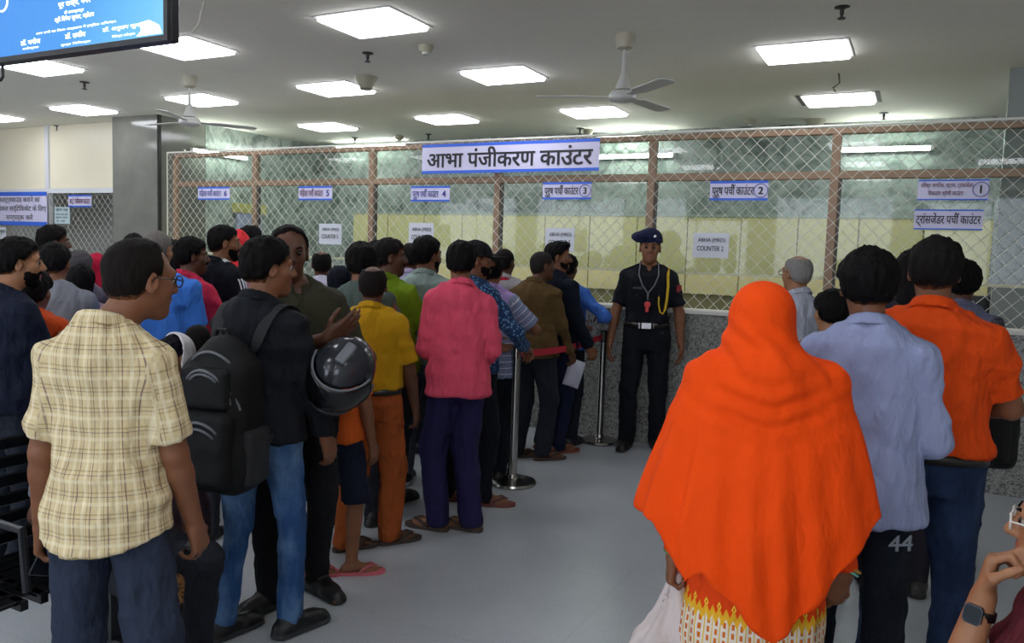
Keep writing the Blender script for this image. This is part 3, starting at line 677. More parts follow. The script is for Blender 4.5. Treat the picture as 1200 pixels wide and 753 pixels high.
    pa, pb = atX(228, 181, xr+.06), atX(288, 181, xr+.06); L = (pb.y-pa.y)/2; t = empty('tube_light', (xr+.045, (pa.y+pb.y)/2, (pa.z+pb.z)/2), 'leftmost tube light high in the booth beside the grey pillar', 'tube light', math.pi/2, 'booth tube lights')
    MB().tube([(-L, -.03, 0), (L, -.03, 0)], .017, 10).build('tube', te, t); MB().box((-L-.02, -.012, -.025), (L+.02, .045, .03), 0, .004).build('batten', hm, t)
    # left counter with cream boards
    Yl = 6.62; xa = -12.95; xe = xl
    z_b = atY(60, 221, Yl).z
    cream = M('cream_board', '#efe7cf', .35, var=.05, scale=1.5); wf = M('white_frame', '#d9dbe0', .35)
    xs = atY(57, 200, Yl).x
    lc = empty('ticket_counter', ((xa+xe)/2, Yl, 0), 'cream boarded counter front with white frame at far left', 'counter front'); cx = (xa+xe)/2
    MB().box((xa-cx, 0, z_b), (xs-cx, .05, Zc), 0, .004).build('board', cream, lc); MB().box((xs-cx, 0, z_b), (xe-cx, .05, Zc), 0, .004).build('board', cream, lc)
    MB().box((xs-cx-.035, -.03, 0), (xs-cx+.035, .03, Zc)).build('mullion', wf, lc); MB().box((xa-cx, -.025, z_b-.06), (xe-cx, .03, z_b)).build('rail', wf, lc); MB().box((xa-cx, -.02, 0), (xe-cx, .06, .95)).build('base_panel', granite, lc)
    chainlink('m', xa-cx, xe-cx, .95, z_b-.06, -.035, .0535, '').build('chain_link', wire, lc, True)
    MB().box((xa-cx, 1.0, .0), (xe-cx, 1.04, z_b)).build('inner_panel', M('grey_board', '#b4b7b0', .5), lc)
    # ceiling lights on a regular grid
    frm = M('light_trim', '#c9c9c4', .5); dif = emis('light_panel', '#f6f9ff', PANEL_E); dark = M('open_slot', '#3a3833', .8)
    XS = (-8.9, -7.05, -5.2, -3.36, -.82, 1.2); YS = (.9, 2.6, 4.32, 5.90, 7.72)
    YS = (-3.0, -1.2, 1.0)+tuple(v*.9576 for v in (4.46, 6.15, 8.03))
    names = {}
    pos = [(-3.42, 4.45), (-.87, 6.18), (-3.32, 6.14), (-7.15, 4.48), (-5.27, 4.48), (-6.98, 6.14), (-5.14, 6.13), (-6.85, 8.02), (-5.02, 7.95), (-3.22, 8.01), (-.8, 8.05), (-8.95, 6.14), (-3.38, 2.5), (-5.3, 2.5), (-.9, 2.5), (-.9, .4), (-3.4, .4), (-5.4, .4), (-7.3, 2.5), (-.9, -1.9), (-3.4, -1.9), (-5.4, -1.9), (.9, 4.4), (.9, .4), (1.0, 8.0), (-8.95, 4.45), (-10.8, 6.14), (-10.8, 4.45), (-9.0, 2.5)]  # end of the list: unseen lights added to brighten the cream boards
    pass
    lab = ['large square ceiling light nearest the camera, above the big banner', 'bright ceiling light upper right, nearer of the right pair', 'square ceiling light above the big banner in the second row', 'ceiling light just under the screen at far left', 'ceiling light partly behind the corner of the hanging screen', 'ceiling light crossed by the rod of the left fan', 'ceiling light beside the beige speaker cone', 'small ceiling light above the left part of the mesh', 'small ceiling light just left of the big banner', 'ceiling light just left of the right fan motor', 'ceiling light with a loose wire beside it, far right', 'ceiling light cut by the left edge of the photo']
    for i, (x, y) in enumerate(pos):
        if i == 22: continue
        t = empty('ceiling_light', (x*.9576, y*.9576, Zc), lab[i] if i < len(lab) else 'unseen square ceiling light outside the view', 'ceiling light', 0, 'square ceiling lights')
        a, c2 = .283, .226
        MB().box((-a, -c2, -.03), (a, c2, -.004), 0, .012).build('diffuser', dif, t)
        MB().box((-a-.02, -c2-.02, -.006), (a+.02, -c2, 0)).box((-a-.02, c2, -.006), (a+.02, c2+.02, 0)).box((-a-.02, -c2, -.006), (-a, c2, 0)).box((a, -c2, -.006), (a+.02, c2, 0)).build('frame', frm, t)
        if i == 10:
            for s in (-1, 1): MB().box((s*(a+.02), -c2-.02, -.003), (s*(a+.055), c2+.02, 0)).build('gap', dark, t)
    # fans
    fm = M('fan_cream', '#b9b3a0', .4); fw = M('fan_white', '#c9c9c4', .4)
    for (cxp, cyp, cyb, yd, ang, lab) in ((733, 40, 112, 3.5, 78, 'ceiling fan with long blades right of the big banner'), (222, 89, 142, 5.4, -62, 'ceiling fan further off, hanging in front of a light at left')):
        top = atZ(cxp, cyp, Zc); d = (top.xy.length); dep = float(np.dot(np.array(top)-np.array((0, 0, CAM_Z)), CF))
        drop = (cyb-cyp)/FPX*dep
        t = empty('ceiling_fan', top, lab, 'ceiling fan', math.radians(ang), 'ceiling fans')
        MB().lathe([(.062, 0), (.066, -.03), (.055, -.09), (.025, -.105)], n=24).build('canopy', fm, t, True)
        MB().tube([(0, 0, -.1), (0, 0, -drop+.05)], .013, 10).build('down_rod', fw, t)
        MB().lathe([(.018, -drop+.16), (.03, -drop+.12), (.05, -drop+.06), (.055, -drop+.045)], n=24).build('lower_canopy', fw, t, True)
        MB().lathe([(.03, -drop+.04), (.075, -drop+.035), (.092, -drop+.012), (.092, -drop-.015), (.075, -drop-.032), (.03, -drop-.04)], n=32).build('motor', fw, t, True)
        for q in range(3):
            a = 2*math.pi*q/3; R = Matrix.Rotation(a, 4, 'Z'); bl = MB()
            pts = [(.08, -.02), (.16, -.026), (.21, -.052), (.55, -.058), (.58, -.03), (.58, .03), (.55, .052), (.21, .048), (.16, .026), (.08, .02)]
            bl.prism([R @ Vector((px, py, -drop+.0-py*.12)) for px, py in pts], (0, 0, .005)); bl.build('blade', fw, t)
    # ceiling fittings
    blk = M('black_fitting', '#26241f', .5); bge = M('beige_plastic', '#a39f8a', .5); steel = M('steel', '#b9bcc0', .25, 1)
    for px, py, lab in ((431, 62, 'sprinkler under the large ceiling light'), (99, 96, 'sprinkler under the light at far left'), (67, 147, 'dark fitting above the cream boards'), (416, 161, 'sprinkler left of the banner above the mesh'), (987, 8, 'sprinkler at the top edge of the photo, right'), (1036, 132, 'sprinkler above the far right counter'), (680, 150, 'dark sprinkler above the right end of the banner'), (502, 157, 'small fitting above the left end of the banner')):
        p = atZ(px, py, Zc); t = empty('sprinkler', p, 'black ceiling '+lab if not lab.startswith(('dark', 'small')) else lab, 'sprinkler', 0, 'ceiling sprinklers')
        MB().lathe([(.042, 0), (.042, -.006), (.02, -.01)], n=20).build('rosette', blk, t); MB().lathe([(.012, -.008), (.012, -.04), (.008, -.045), (.008, -.06), (.022, -.062), (.022, -.068)], n=12).build('nozzle', blk, t)
    for px, py, lab in ((499, 53, 'beige smoke detector right of the large ceiling light'), (468, 159, 'beige smoke detector above the mesh left of the banner'), (690, 152, 'beige smoke detector at the right end of the big banner'), (880, 140, 'flat beige smoke detector above counter two'), (90, 149, 'smoke detector above the cream boards beside the pillar')):
        p = atZ(px, py, Zc); t = empty('smoke_detector', p, lab, 'smoke detector', 0, 'smoke detectors')
        MB().lathe([(.055, 0), (.057, -.02), (.04, -.05)], n=24).build('housing', bge, t, True); MB().lathe([(.03, -.05), (.026, -.065), (.012, -.07)], n=16).build('sensor', M('grey_plastic', '#c4c3b8', .4), t, True)
    for px, py, lab in ((429, 90, 'beige cone speaker on the ceiling beside a light'), (956, 140, 'beige cone speaker on the ceiling above counter one')):
        p = atZ(px, py, Zc); t = empty('ceiling_speaker', p, lab, 'speaker', 0, 'ceiling cone speakers'); MB().lathe([(.10, 0), (.10, -.006), (.05, -.10)], n=28).build('cone', bge, t, True); MB().lathe([(.052, -.10), (.052, -.108)], n=20).build('grille', M('grille_dark', '#6d6a5c', .6), t)
    for pts, lab in ((((239, -2), (236, 14), (233, 28), (225, 38)), 'loose white cable hanging from the ceiling beside the screen'), (((983, 86), (984, 97), (976, 103), (979, 107)), 'loose dark wire hanging by the far right ceiling light')):
        base = atZ(pts[0][0], max(pts[0][1], 2) if pts[0][0] < 500 else pts[0][1], Zc); dep = float(np.dot(np.array(base)-np.array((0, 0, CAM_Z)), CF)); P = [base]+[atD(x, y, dep) for x, y in pts[1:]]
        w = MB().tube([p-base for p in P], .006, 8).build('cable', M('cable_white' if pts[0][0] < 500 else 'cable_dark', '#c9c4b8' if pts[0][0] < 500 else '#4a443c', .5)); w.location = base; tag(w, lab, 'cable')
    # hanging screen
    Yt = 1.55; pr = atY(211, 47, Yt+.03); zt0 = atY(208, 47, Yt).z; Wd, Hd = 1.24, .72; x1 = pr.x
    tv = empty('television', (x1-Wd/2, Yt, zt0), 'blue television screen hanging from the ceiling at top left', 'television')
    bz = M('tv_bezel', '#15161c', .3); bw = .016
    MB().box((-Wd/2, 0, 0), (Wd/2, .03, Hd), 0, .004).box((-Wd/2+.1, .03, .1), (Wd/2-.1, .07, Hd-.1), 0, .01).build('housing', bz, tv)
    MB().box((-Wd/2, -.012, 0), (Wd/2, 0, bw)).box((-Wd/2, -.012, Hd-bw), (Wd/2, 0, Hd)).box((-Wd/2, -.012, bw), (-Wd/2+bw, 0, Hd-bw)).box((Wd/2-bw, -.012, bw), (Wd/2, 0, Hd-bw)).build('bezel', bz, tv)
    b = NB('screen_picture'); b.base('#000000'); o = b.sep(b.coord()); g = b.n('ShaderNodeMapRange'); g.inputs[1].default_value = -.6; g.inputs[2].default_value = .75; b.l(b.math('ADD', o[0], b.math('MULTIPLY', o[2], -.6)), g.inputs[0])
    b.l(b.ramp(g.outputs[0], [(0, '#2c86e8'), (.55, '#3f9cf2'), (.8, '#6cc6fb'), (1, '#9fe6fd')]), b.p.inputs['Emission Color']); b.p.inputs['Emission Strength'].default_value = SCREEN_E
    dsp = MB().box((-Wd/2+bw, -.006, bw), (Wd/2-bw, -.001, Hd-bw)).build('display', b.m, tv)
    wt = emis('screen_white', '#f3fbff', SCREEN_E*1.1)
    mt = MB().tube([(-.2, .05, Hd*.6), (-.2, .12, Hd*.6), (-.2, .12, Zc-zt0)], .02, 10).tube([(.2, .05, Hd*.6), (.2, .12, Hd*.6), (.2, .12, Zc-zt0)], .02, 10).build('bracket', bz, tv)
    def onscreen(px, py): p = atY(px, py, Yt-.008); return p.x-(x1-Wd/2), p.z-zt0
    for px, py, px2, body, hgt in ((262, 0, 312, 'मा. मुख्यमंत्री', 8), (68, 6, 106, 'पूर राज्य, नगर', 6), (75, 13, 98, 'के उपाध्यक्ष', 4.5), (64, 23, 110, 'श्री दिनेश कुमार, महोदय', 6.5), (42, 37, 136, 'आप सभी का जिला अस्पताल में हार्दिक अभिनंदन', 3.4), (76, 41, 100, 'डॉ. राजीव', 6), (120, 34, 169, 'डॉ. अनुराग कुमार', 5.5), (131, 40, 158, 'चिकित्सा अधीक्षक', 3), (71, 50, 106, 'मुख्य चिकित्सा', 3), (24, 49, 47, 'डॉ. मनोज', 6), (26, 55, 45, 'अधीक्षक', 3.4), (50, 61, 130, 'डॉ. राममनोहर संयुक्त चिकित्सालय परिसर', 4.2)):
        if px > 250: continue
        xa_, za = onscreen(px, py); xb_, zb = onscreen(px2, py-(px2-px)*.15)
        text_mesh('caption', body, wt, dsp, width=xb_-xa_, height=None, loc=(xa_, -.0075, za-.012), maxh=hgt/FPX*2.3*1.2, bold=.035)
    c = MB(); xa_, za = onscreen(160, 46); xb_, zb = onscreen(196, 34); xb_ = min(xb_, Wd/2-bw-.012)
    c.prism([(xa_, -.009, .022), (xb_+.002, -.009, .022), (xb_-.01, -.009, .045), (xb_-.05, -.009, .062), (xb_-.09, -.009, .058), (xa_+.02, -.009, .036)], (0, .002, 0)); c.build('bright_patch', wt, dsp)
    xa_, za = onscreen(2, 2); c = MB().tube([(xa_+.03*math.cos(a), -.008, za+.03*math.sin(a)) for a in np.linspace(0, 2*math.pi, 20)[:-1]], .003, 6, closed=True).build('emblem', wt, dsp)
    hk = MB().tube([(0, 0, .0), (.0, 0, -.035), (-.012, 0, -.045), (-.03, 0, -.045), (-.035, 0, -.03)], .005, 8); q = atY(3, 78, Yt+.02); h = hk.build('cable_hook', bz, tv); h.location = (q.x-(x1-Wd/2), .02, .0)

def text_mesh(name, body, mat, parent, width=None, height=None, loc=(0, 0, 0), bold=0., maxh=None, centre=False, flat=False):
    """lettering standing in the XZ plane, facing -Y; returns object. Devanagari short i is typed before its letter."""
    out = []
    for ch in body:
        if ch == 'ि' and out: out.insert(len(out)-1, ch)
        else: out.append(ch)
    cv = bpy.data.curves.new('lettering', 'FONT'); cv.body = ''.join(out); cv.size = 1; cv.offset = 0; cv.resolution_u = 3; cv.extrude = .0
    ob = bpy.data.objects.new('tmp', cv); COL.objects.link(ob); bpy.context.view_layer.update()
    dg = bpy.context.evaluated_depsgraph_get(); me = bpy.data.meshes.new_from_object(ob.evaluated_get(dg)); bpy.data.objects.remove(ob); bpy.data.curves.remove(cv)
    n = len(me.vertices); co = np.empty(n*3, np.float32); me.vertices.foreach_get('co', co); co = co.reshape(-1, 3)
    mn, mxx = co.min(0), co.max(0); w, h = mxx[0]-mn[0], mxx[1]-mn[1]
    sx = width/w if width else height/h; sy = height/h if height else (min(sx, maxh/h) if maxh else sx)
    X = (co[:, 0]-mn[0])*sx-(w*sx/2 if centre else 0); Z = (co[:, 1]-mn[1])*sy-(h*sy/2 if centre else 0)
    C = np.stack([X, np.zeros(n), Z], 1); Fc = [tuple(p.vertices) for p in me.polygons]; bpy.data.meshes.remove(me); VV, FF = [], []
    sh = [(0, 0)] if not bold else [(bold*sy*a, bold*sy*c2) for a, c2 in ((-1, -.6), (1, -.6), (-1, .6), (1, .6), (0, 0))]
    for i, (dx, dz) in enumerate(sh): VV.append(C+np.array((dx, i*.00002, dz))); FF += [tuple(v+i*n for v in f) for f in Fc]
    me = mesh_np(name, np.concatenate(VV), FF, [mat], None, None, False)
    o = link(name, me, parent); o.location = loc; return o

def build_signs():
    white = M('banner_white', '#cfcbe6', .5); blue = M('banner_blue', '#2f63d6', .5); ink = M('ink', '#1c1a24', .6); paper = M('paper', '#cfd2dc', .7); bink = M('blue_ink', '#27308a', .6); rink = M('maroon_ink', '#5a2440', .6)
    Y = 6.375
    def sign(q, lab, rows, num=None, stripes=(1, 1), mat=white, Y=Y, cat='sign', group='counter signs', name='counter_sign', st=.12, bold=.0, ring=True, inkm=ink, nm=None, rephs=()):
        """q: left x, top y, right x, bottom y (left end, right end heights averaged)"""
        (xa, ya), (xb, yb), (xc, yc), (xd, yd) = q        # TL TR BR BL
        P = [atY(a, b, Y) for a, b in q]; x0 = (P[0].x+P[3].x)/2; x1 = (P[1].x+P[2].x)/2; z1 = (P[0].z+P[1].z)/2; z0 = (P[2].z+P[3].z)/2
        w, h = x1-x0, z1-z0; t = empty(name, ((x0+x1)/2, Y, z0), lab, cat, 0, group)
        MB().box((-w/2, 0, 0), (w/2, .006, h)).build('board', mat, t)
        if stripes[0]: MB().box((-w/2, -.002, h*(1-st)), (w/2, 0, h)).build('stripe', blue, t)
        if stripes[1]: MB().box((-w/2, -.002, 0), (w/2, 0, h*st)).build('stripe', blue, t)
        for (body, u0, u1, v0, v1) in rows:
            o = text_mesh('lettering', body, inkm, t, width=(u1-u0)*w, height=(v1-v0)*h, loc=(-w/2+u0*w, -.0035, v0*h), bold=bold or .009)
        for (u, v, sz) in rephs:
            MB().tube([(-w/2+u*w+sz*.5*h*math.cos(a), -.003, v*h+sz*h*(.3+.5*math.sin(a))) for a in np.linspace(math.pi*1.25, math.pi*.2, 7)], .035*h, 6).build('lettering', inkm, t)
        if num:
            s, u, v, sz = num; text_mesh('numeral', s, nm or inkm, t, height=sz*h, loc=(-w/2+u*w, -.0035, v*h), centre=True, bold=.03)
            if ring: MB().tube([(-w/2+u*w+sz*.95*h*math.cos(a), -.003, v*h+sz*.95*h*math.sin(a)) for a in np.linspace(0, 2*math.pi, 28)[:-1]], .018*h, 6, closed=True).build('ring', bink, t)
        return t
    sign(((495, 169), (703, 162.5), (702, 199.5), (494.5, 204)), 'big white and blue banner over the middle of the mesh', [('आभा पंजीकरण काउंटर', .035, .965, .20, .86)], st=.10, bold=.022, name='banner', cat='banner', group='counter signs')
    sign(((232, 219), (269, 219), (269, 234), (232, 234)), 'small white sign, leftmost of those on the main mesh', [('महिला पचीॅ काउंटर', .05, .74, .2, .84)], ('6', .88, .5, .42), ring=False, inkm=bink, nm=bink)
    sign(((350, 218), (389, 218), (389, 234), (350, 235)), 'small white counter sign numbered five', [('महिला पचीॅ काउंटर', .04, .74, .2, .84)], ('5', .88, .5, .42), ring=False, inkm=rink, nm=bink)
    sign(((481, 219), (527, 217), (527, 235), (482, 237)), 'small white counter sign numbered four under the banner', [('पुरूष पचीॅ काउंटर', .05, .72, .12, .82)], ('4', .86, .5, .40), ring=False, inkm=bink, nm=bink)
    sign(((636, 214), (693, 212.5), (693, 233), (636, 234)), 'small white counter sign numbered three', [('पुरूष पचीॅ काउंटर', .04, .74, .12, .84)], ('3', .875, .5, .36))
    sign(((832, 213), (900, 210.5), (900, 234), (832, 235.5)), 'small white counter sign numbered two', [('पुरूष पचीॅ काउंटर', .04, .76, .12, .84)], ('2', .88, .5, .36))
    sign(((1076, 210.5), (1160, 210), (1158, 234), (1075, 235)), 'white two line counter sign numbered one', [('वरिष्ठ नागरिक, स्टाफ, ट्रांसजेंडर', .04, .78, .55, .88), ('विकलांग श्रेणी काउंटर', .15, .65, .16, .50)], ('1', .89, .52, .36), inkm=rink, nm=ink, st=.07)
    sign(((1072, 245.5), (1153, 245), (1151, 269), (1070, 269.5)), 'white hand lettered sign below the sign numbered one', [('ट्रांसजेंडर पचीॅ काउंटर', .03, .97, .14, .84)], st=.07)
    sign(((-8, 225), (55, 224.5), (55, 265), (-8, 263)), 'large white and blue sign at the far left edge', [('अल्ट्रासाउंड कराने का', .12, .88, .64, .88), ('मेडिकल सर्टिफिकेट के लिए', .02, .99, .38, .62), ('सम्पर्क करें', .25, .75, .12, .35)], Y=6.555)
    sign(((80, 228.5), (107, 228), (107, 242), (80, 243)), 'small white sign between large left sign and the pillar', [('आ.ई. पंजीकरण काउंटर', .06, .95, .2, .82)], Y=6.555, inkm=rink)
    sign(((64, 242.5), (81.5, 242.5), (81.5, 262), (64, 262)), 'small pale blue notice below the small sign beside the pillar', [('सूचना पत्र', .1, .9, .72, .9), ('समय दस बजे', .1, .9, .5, .64), ('कृपया लाइन', .1, .9, .3, .42), ('में रहें', .1, .7, .1, .22)], stripes=(0, 0), mat=M('pale_blue_paper', '#b9cdd2', .7), Y=6.555, cat='notice', group='paper notices', name='paper_notice')
    sign(((0, 266), (7, 266), (7, 283), (0, 283)), 'scrap of white paper at the left edge under the large sign', [('सूचना', .1, .9, .5, .8)], stripes=(0, 0), mat=paper, Y=6.555, cat='notice', group='paper notices', name='paper_notice')
    for n, (a, b_, c, d, no) in enumerate(((374, 262, 400, 286, '5'), (479, 261, 508, 288, '4'), (639, 267, 673, 294, '3'), (812, 273, 854, 302, '2'))):
        sign(((a, b_), (c, b_), (c, d), (a, d)), 'white hand written ABHA notice for counter '+{'5': 'five', '4': 'four', '3': 'three', '2': 'two'}[no], [('ABHA (MRD)', .14, .90, .60, .80), ('COUNTER '+no, .12, .86, .28, .48)], stripes=(0, 0), mat=paper, cat='notice', group='paper notices', name='paper_notice')

def build_barriers():
    st = M('brushed_steel', '#a9a8a4', .22, 1); bk = M('belt_cassette', '#22201f', .4); red = M('red_webbing', '#b01c30', .8)
    A, B = atZ(600, 566, 0), atZ(702, 517.5, 0); H = .955
    for i, (p, lab) in enumerate(((A, 'steel barrier post with round base nearest the queue'), (B, 'steel barrier post standing further back by the granite counter'))):
        t = empty('barrier_post', p, lab, 'barrier post', 0, 'queue barrier posts')
        MB().lathe([(.165, 0), (.168, .012), (.160, .024), (.10, .038), (.045, .046), (.036, .07)], n=40).build('base', st, t, True)
        MB().lathe([(.032, .04), (.032, H-.09)], n=24).build('pole', st, t, True)
        MB().lathe([(.036, H-.10), (.036, H-.01), (.034, H), (.01, H+.003)], n=24).build('cassette', bk if i else st, t, True)
        if i == 0:
            v = (B-A); n = 12; b = MB(); d = v.normalized(); sd = Vector((-d.y, d.x, 0))*.0015
            for q in range(n):
                pts = []
                for tt in ((q)/n, (q+1)/n): pts.append(d*.036+(v-d*.072)*tt+Vector((0, 0, H-.055-.035*4*tt*(1-tt))))
                p0, p1 = pts; b.prism([p0-Vector((0, 0, .024)), p1-Vector((0, 0, .024)), p1+Vector((0, 0, .024)), p0+Vector((0, 0, .024))], sd)
            b.build('belt', red, t, label='red retractable belt')

def build_bench():
    bm = M('black_steel', '#121316', .22, .5); am = M('bench_edge', '#3a3c40', .3, .6)
    # three slatted seats
    O = Vector((-2.93, 2.14, 0)); L = 1.95
    t = empty('waiting_bench', O, 'black slatted steel waiting bench at the left edge', 'bench', math.pi)
    for i in range(3):
        y0, y1 = i*.65+.02, (i+1)*.65-.02
        b = MB()
        for q in range(6): z = .45+q*.068; b.box((.0+.008*q, y0, z), (.018+.008*q, y1, z+.045), 0, .004)
        b.box((.018, y0, .40), (.075, y0+.03, .84)).box((.018, y1-.03, .40), (.075, y1, .84)); b.build('backrest', bm, t)
        b = MB()
        for q in range(6): x = -.05-q*.072; b.box((x-.052, y0, .415), (x, y1, .43), 0, .004)
        b.box((-.48, y0, .40), (-.04, y0+.025, .43)).box((-.48, y1-.025, .40), (-.04, y1, .43)); b.build('seat', bm, t)
    MB().box((-.26, 0, .34), (-.20, L, .40), 0, .006).build('beam', am, t)
    for y in (.2, L-.2):
        MB().box((-.26, y-.025, .04), (-.20, y+.025, .34)).box((-.50, y-.025, 0), (.06, y+.025, .045), 0, .006).build('leg', am, t)
    for y in (.0, .65, 1.3, 1.95): MB().tube([(-.03, y, .45), (-.05, y, .64), (-.42, y, .64), (-.44, y, .44)], .014, 8).build('armrest', am, t)
# ------------------------------------------------------------------ people
SK = {'d': '#5b3826', 'm': '#7d5036', 'l': '#9c6c4c', 'x': '#3f271b'}
def sculpt(sp):
    d = sp['d']; vb, vc = (.0058, .0085) if d < 2.9 else ((.0072, .0105) if d < 4.2 else (.0092, .0125))
    k = skeleton(sp); seed = sp['seed']; out = {'k': k}
    out['body'] = body_mesh(sp, k, vb)
    if sp.get('hair') != 'none': out['hair'] = hair_mesh(sp, k, .0048 if d < 3 else .0062, seed)
    if sp.get('beard'): out['beard'] = beard_mesh(sp, k, .0055, sp['beard'])
    if sp.get('shirt'): out['shirt'] = shirt_mesh(sp, k, vc, seed+1)
    if sp.get('shirt') and sp['shirt'].get('collar', 'shirt') != 'tee' and sp['shirt']['kind'] != 'kurta': out['collar'] = collar_mesh(sp, k, vc)
    if sp.get('trousers'): out['trousers'] = trouser_mesh(sp, k, vc, seed+2)
    if sp.get('shoes', 'shoe') in ('shoe', 'boot'):
        for nm in 'RL': out['shoe'+nm] = shoe_mesh(k, nm, .0075 if d < 4.2 else .009, sp.get('shoes', 'shoe'))
    for fn in sp.get('sculpt', ()): out.update(fn(sp, k))
    return out
def place(sp):
    x, y = sp['px']; d = sp['d']; P = atD(x, y, d); bx = sp.get('bx', x); Pb = atD(bx, y, d)
    top = P.z-.014-sp.get('cap', 0); st = (top)/(1.70-sp.get('sit', 0)); sp['s'] = st
    rel = math.radians(sp['rel']); off = (x-bx)*d/FPX/st
    sp.setdefault('hx', off*math.cos(rel)); sp.setdefault('hf', off*math.sin(rel))
    sp['face'] = viewdeg(bx)+sp['rel']; sp['loc'] = Vector((Pb.x, Pb.y, 0))
def people():
    specs = []
    def P(px, d, rel, label, **kw):
        sp = dict(px=px, d=d, rel=rel, label=label, seed=len(specs)*7+3, **kw); place(sp); specs.append(sp); return sp
    T = lambda c, kind='plain', c2=None, **k: dict(c=c, kind=kind, c2=c2, **k)
    HB = dict(w=(.13, .30, 1.02), pole=(.8, -.6, -.3), n=(-1, 0, .3))          # forearms bent forward
    AC = dict(w=(-.04, .22, 1.13), pole=(.8, -.3, -.5), n=(0, -1, 0))          # folded
    RL = dict(w=(.235, .10, .87))
    # ---- nearest
    P((160, 277), 2.15, 28, 'man in cream plaid shirt and glasses nearest the camera at left', bx=124, hy=38, hp=4, skin='m', hair='recede', hairc='#17120f', wide=.90, slope=.02, belly=.25,
      shirt=T('#d2bf94', 'plaid', '#5a4450', hem=.80, ease=.014, amp=.016, hemslope=.05), trousers=T('#2c3446', fit=.012), armL=dict(w=(.235, .05, .855), pole=(.1, -1, 0), curl=48), armR=dict(w=(.225, .10, .84), pole=(.2, -1, 0), curl=40), footR=(.13, .02, 15), footL=(.13, 0, 5), extra=['glasses'])
    P((314, 278), 3.08, 34, 'young man in black jacket and blue jeans carrying a backpack', bx=306, hy=42, skin='m', hair='thick', hairc='#0c0b0b', wide=.98,
      shirt=T('#15181e', hem=.88, sleeve='long', ease=.022), trousers=T('#2f5487', 'denim', '#6f93bb', fit=-.008), armR=dict(w=(.225, .16, .87), n=(-1, .2, 0)), armL=dict(w=(.24, .12, .88)), footR=(.12, .08, 25), footL=(.13, -.05, 22), absfoot=1, shoec='#0c0d0f', solec='#333437')
    P((339, 262), 3.42, 168, 'man in olive shirt facing camera with one hand raised', bx=347, hy=4, hp=4, skin='d', hair='recede', hairc='#120f0d', beard='stubble' if False else None, wide=1.05,
      shirt=T('#3a392b', 'plain', hem=.90, sleeve='roll', ease=.02), trousers=T('#131418'), armR=dict(w=(-.06, .32, 1.24), pole=(.7, -.2, -1), n=(.2, -1, .3), d=(-.75, .25, .5), curl=12), armL=dict(w=(.24, .24, 1.10), pole=(.6, -.8, -.6), n=(-1, 0, 0), curl=55), footR=(.12, .10, 60), footL=(.12, 0, 20), shoec='#0b0b0c', extra=['face', 'placket'])
    P((437, 309), 4.08, 14, 'balding man in mustard yellow shirt and rust trousers', hy=-6, skin='d', hair='horseshoe', hairc='#1b1614', wide=1.02,
      shirt=T('#b98a10', hem=.985, collar='polo', ease=.024), trousers=T('#93491f', fit=.014), shoes='sandal', sanc='#3b342d', armR=dict(w=(.25, .12, .87)), footR=(.12, .10, 55), footL=(.12, -.05, 55), absfoot=1, extra=['belt'])
    P((393, 350), 3.74, 30, 'boy in navy shorts and pink flip flops behind the helmet', head=1.12, skin='m', hair='short', hairc='#0f0d0c', shirt=T('#c2561d', hem=.86), trousers=T('#141a2c', short=True, fit=.012), shoes='sandal', sanc='#c2606a', footR=(.12, .06, 62), footL=(.11, -.06, 62), absfoot=1)
    P((541, 281), 4.38, -4, 'man in coral pink long sleeved shirt and navy trousers', hy=4, skin='m', hair='short', hairc='#0e0d0e', wide=.9,
      shirt=T('#e0526c', hem=.815, sleeve='long', ease=.02, amp=.022), trousers=T('#221f45', fit=.012), shoes='sandal', sanc='#3f332b', armR=dict(w=(.15, .20, .96), pole=(.35, -1, 0)), armL=dict(w=(.12, .22, .98), pole=(.4, -1, 0)), footR=(.10, .0, -60), footL=(.10, .02, -62), absfoot=1)
    P((559, 279), 4.88, 44, 'bearded man in dark cap with patterned blue sleeve resting on post', bx=557, hy=42, cap=.012, skin='m', hair='short', hairc='#0d0c0c', beard='beard', shirt=T('#5f86ad', 'print', '#20385c', hem=.88, sleeve='long'), trousers=T('#10131c'), armR=dict(w=(.22, .27, 1.03), pole=(.9, -.5, -.4), n=(0, 0, -1), curl=35), armL=HB, extra=['cap'], shoes='sandal', sanc='#6b3a34', footR=(.12, .05, 50), footL=(.11, -.05, 50), absfoot=1)
    P((577, 297), 5.4, 12, 'man in lilac polo with white stripes behind the barrier post', hy=6, skin='m', hair='short', hairc='#0d0c0d', shirt=T('#a58bc4', 'hstripe', '#7f88a8', hem=.80, collar='polo'), trousers=T('#171b25'), armR=dict(w=(.16, .24, 1.16), pole=(.9, -.3, -.5)), armL=HB)
    P((592, 290), 6.35, 12, 'man in red shirt with pale grey shoulders near the counter', hy=20, skin='d', hair='crop', hairc='#191514', shirt=T('#a82338', hem=.9, collar='shirt'), trousers=T('#20222b'), extra=['yoke'])
    P((636, 293), 6.0, 30, 'man in brown long sleeved shirt holding a white paper', bx=630, hy=36, skin='d', hair='crop', hairc='#2b2725', wide=1.04, shirt=T('#5c4728', hem=.86, sleeve='long', ease=.024), trousers=T('#23262f', fit=.01), shoes='sandal', sanc='#46392f', armR=dict(w=(.235, .20, .90), n=(-1, .2, 0), curl=45), armL=HB, footR=(.11, .04, 40), footL=(.11, -.02, 40), absfoot=1)
    P((654, 283), 6.28, 50, 'bearded man in black jacket with tall hair by the counter', bx=656, hy=44, skin='m', hair='quiff', hairc='#0d0c0d', beard='beard', shirt=T('#0f1624', hem=.86, sleeve='long', ease=.022), trousers=T('#141a34'), shoes='sandal', sanc='#7a3f30', armR=dict(w=(.25, .14, .90), curl=40), armL=HB)
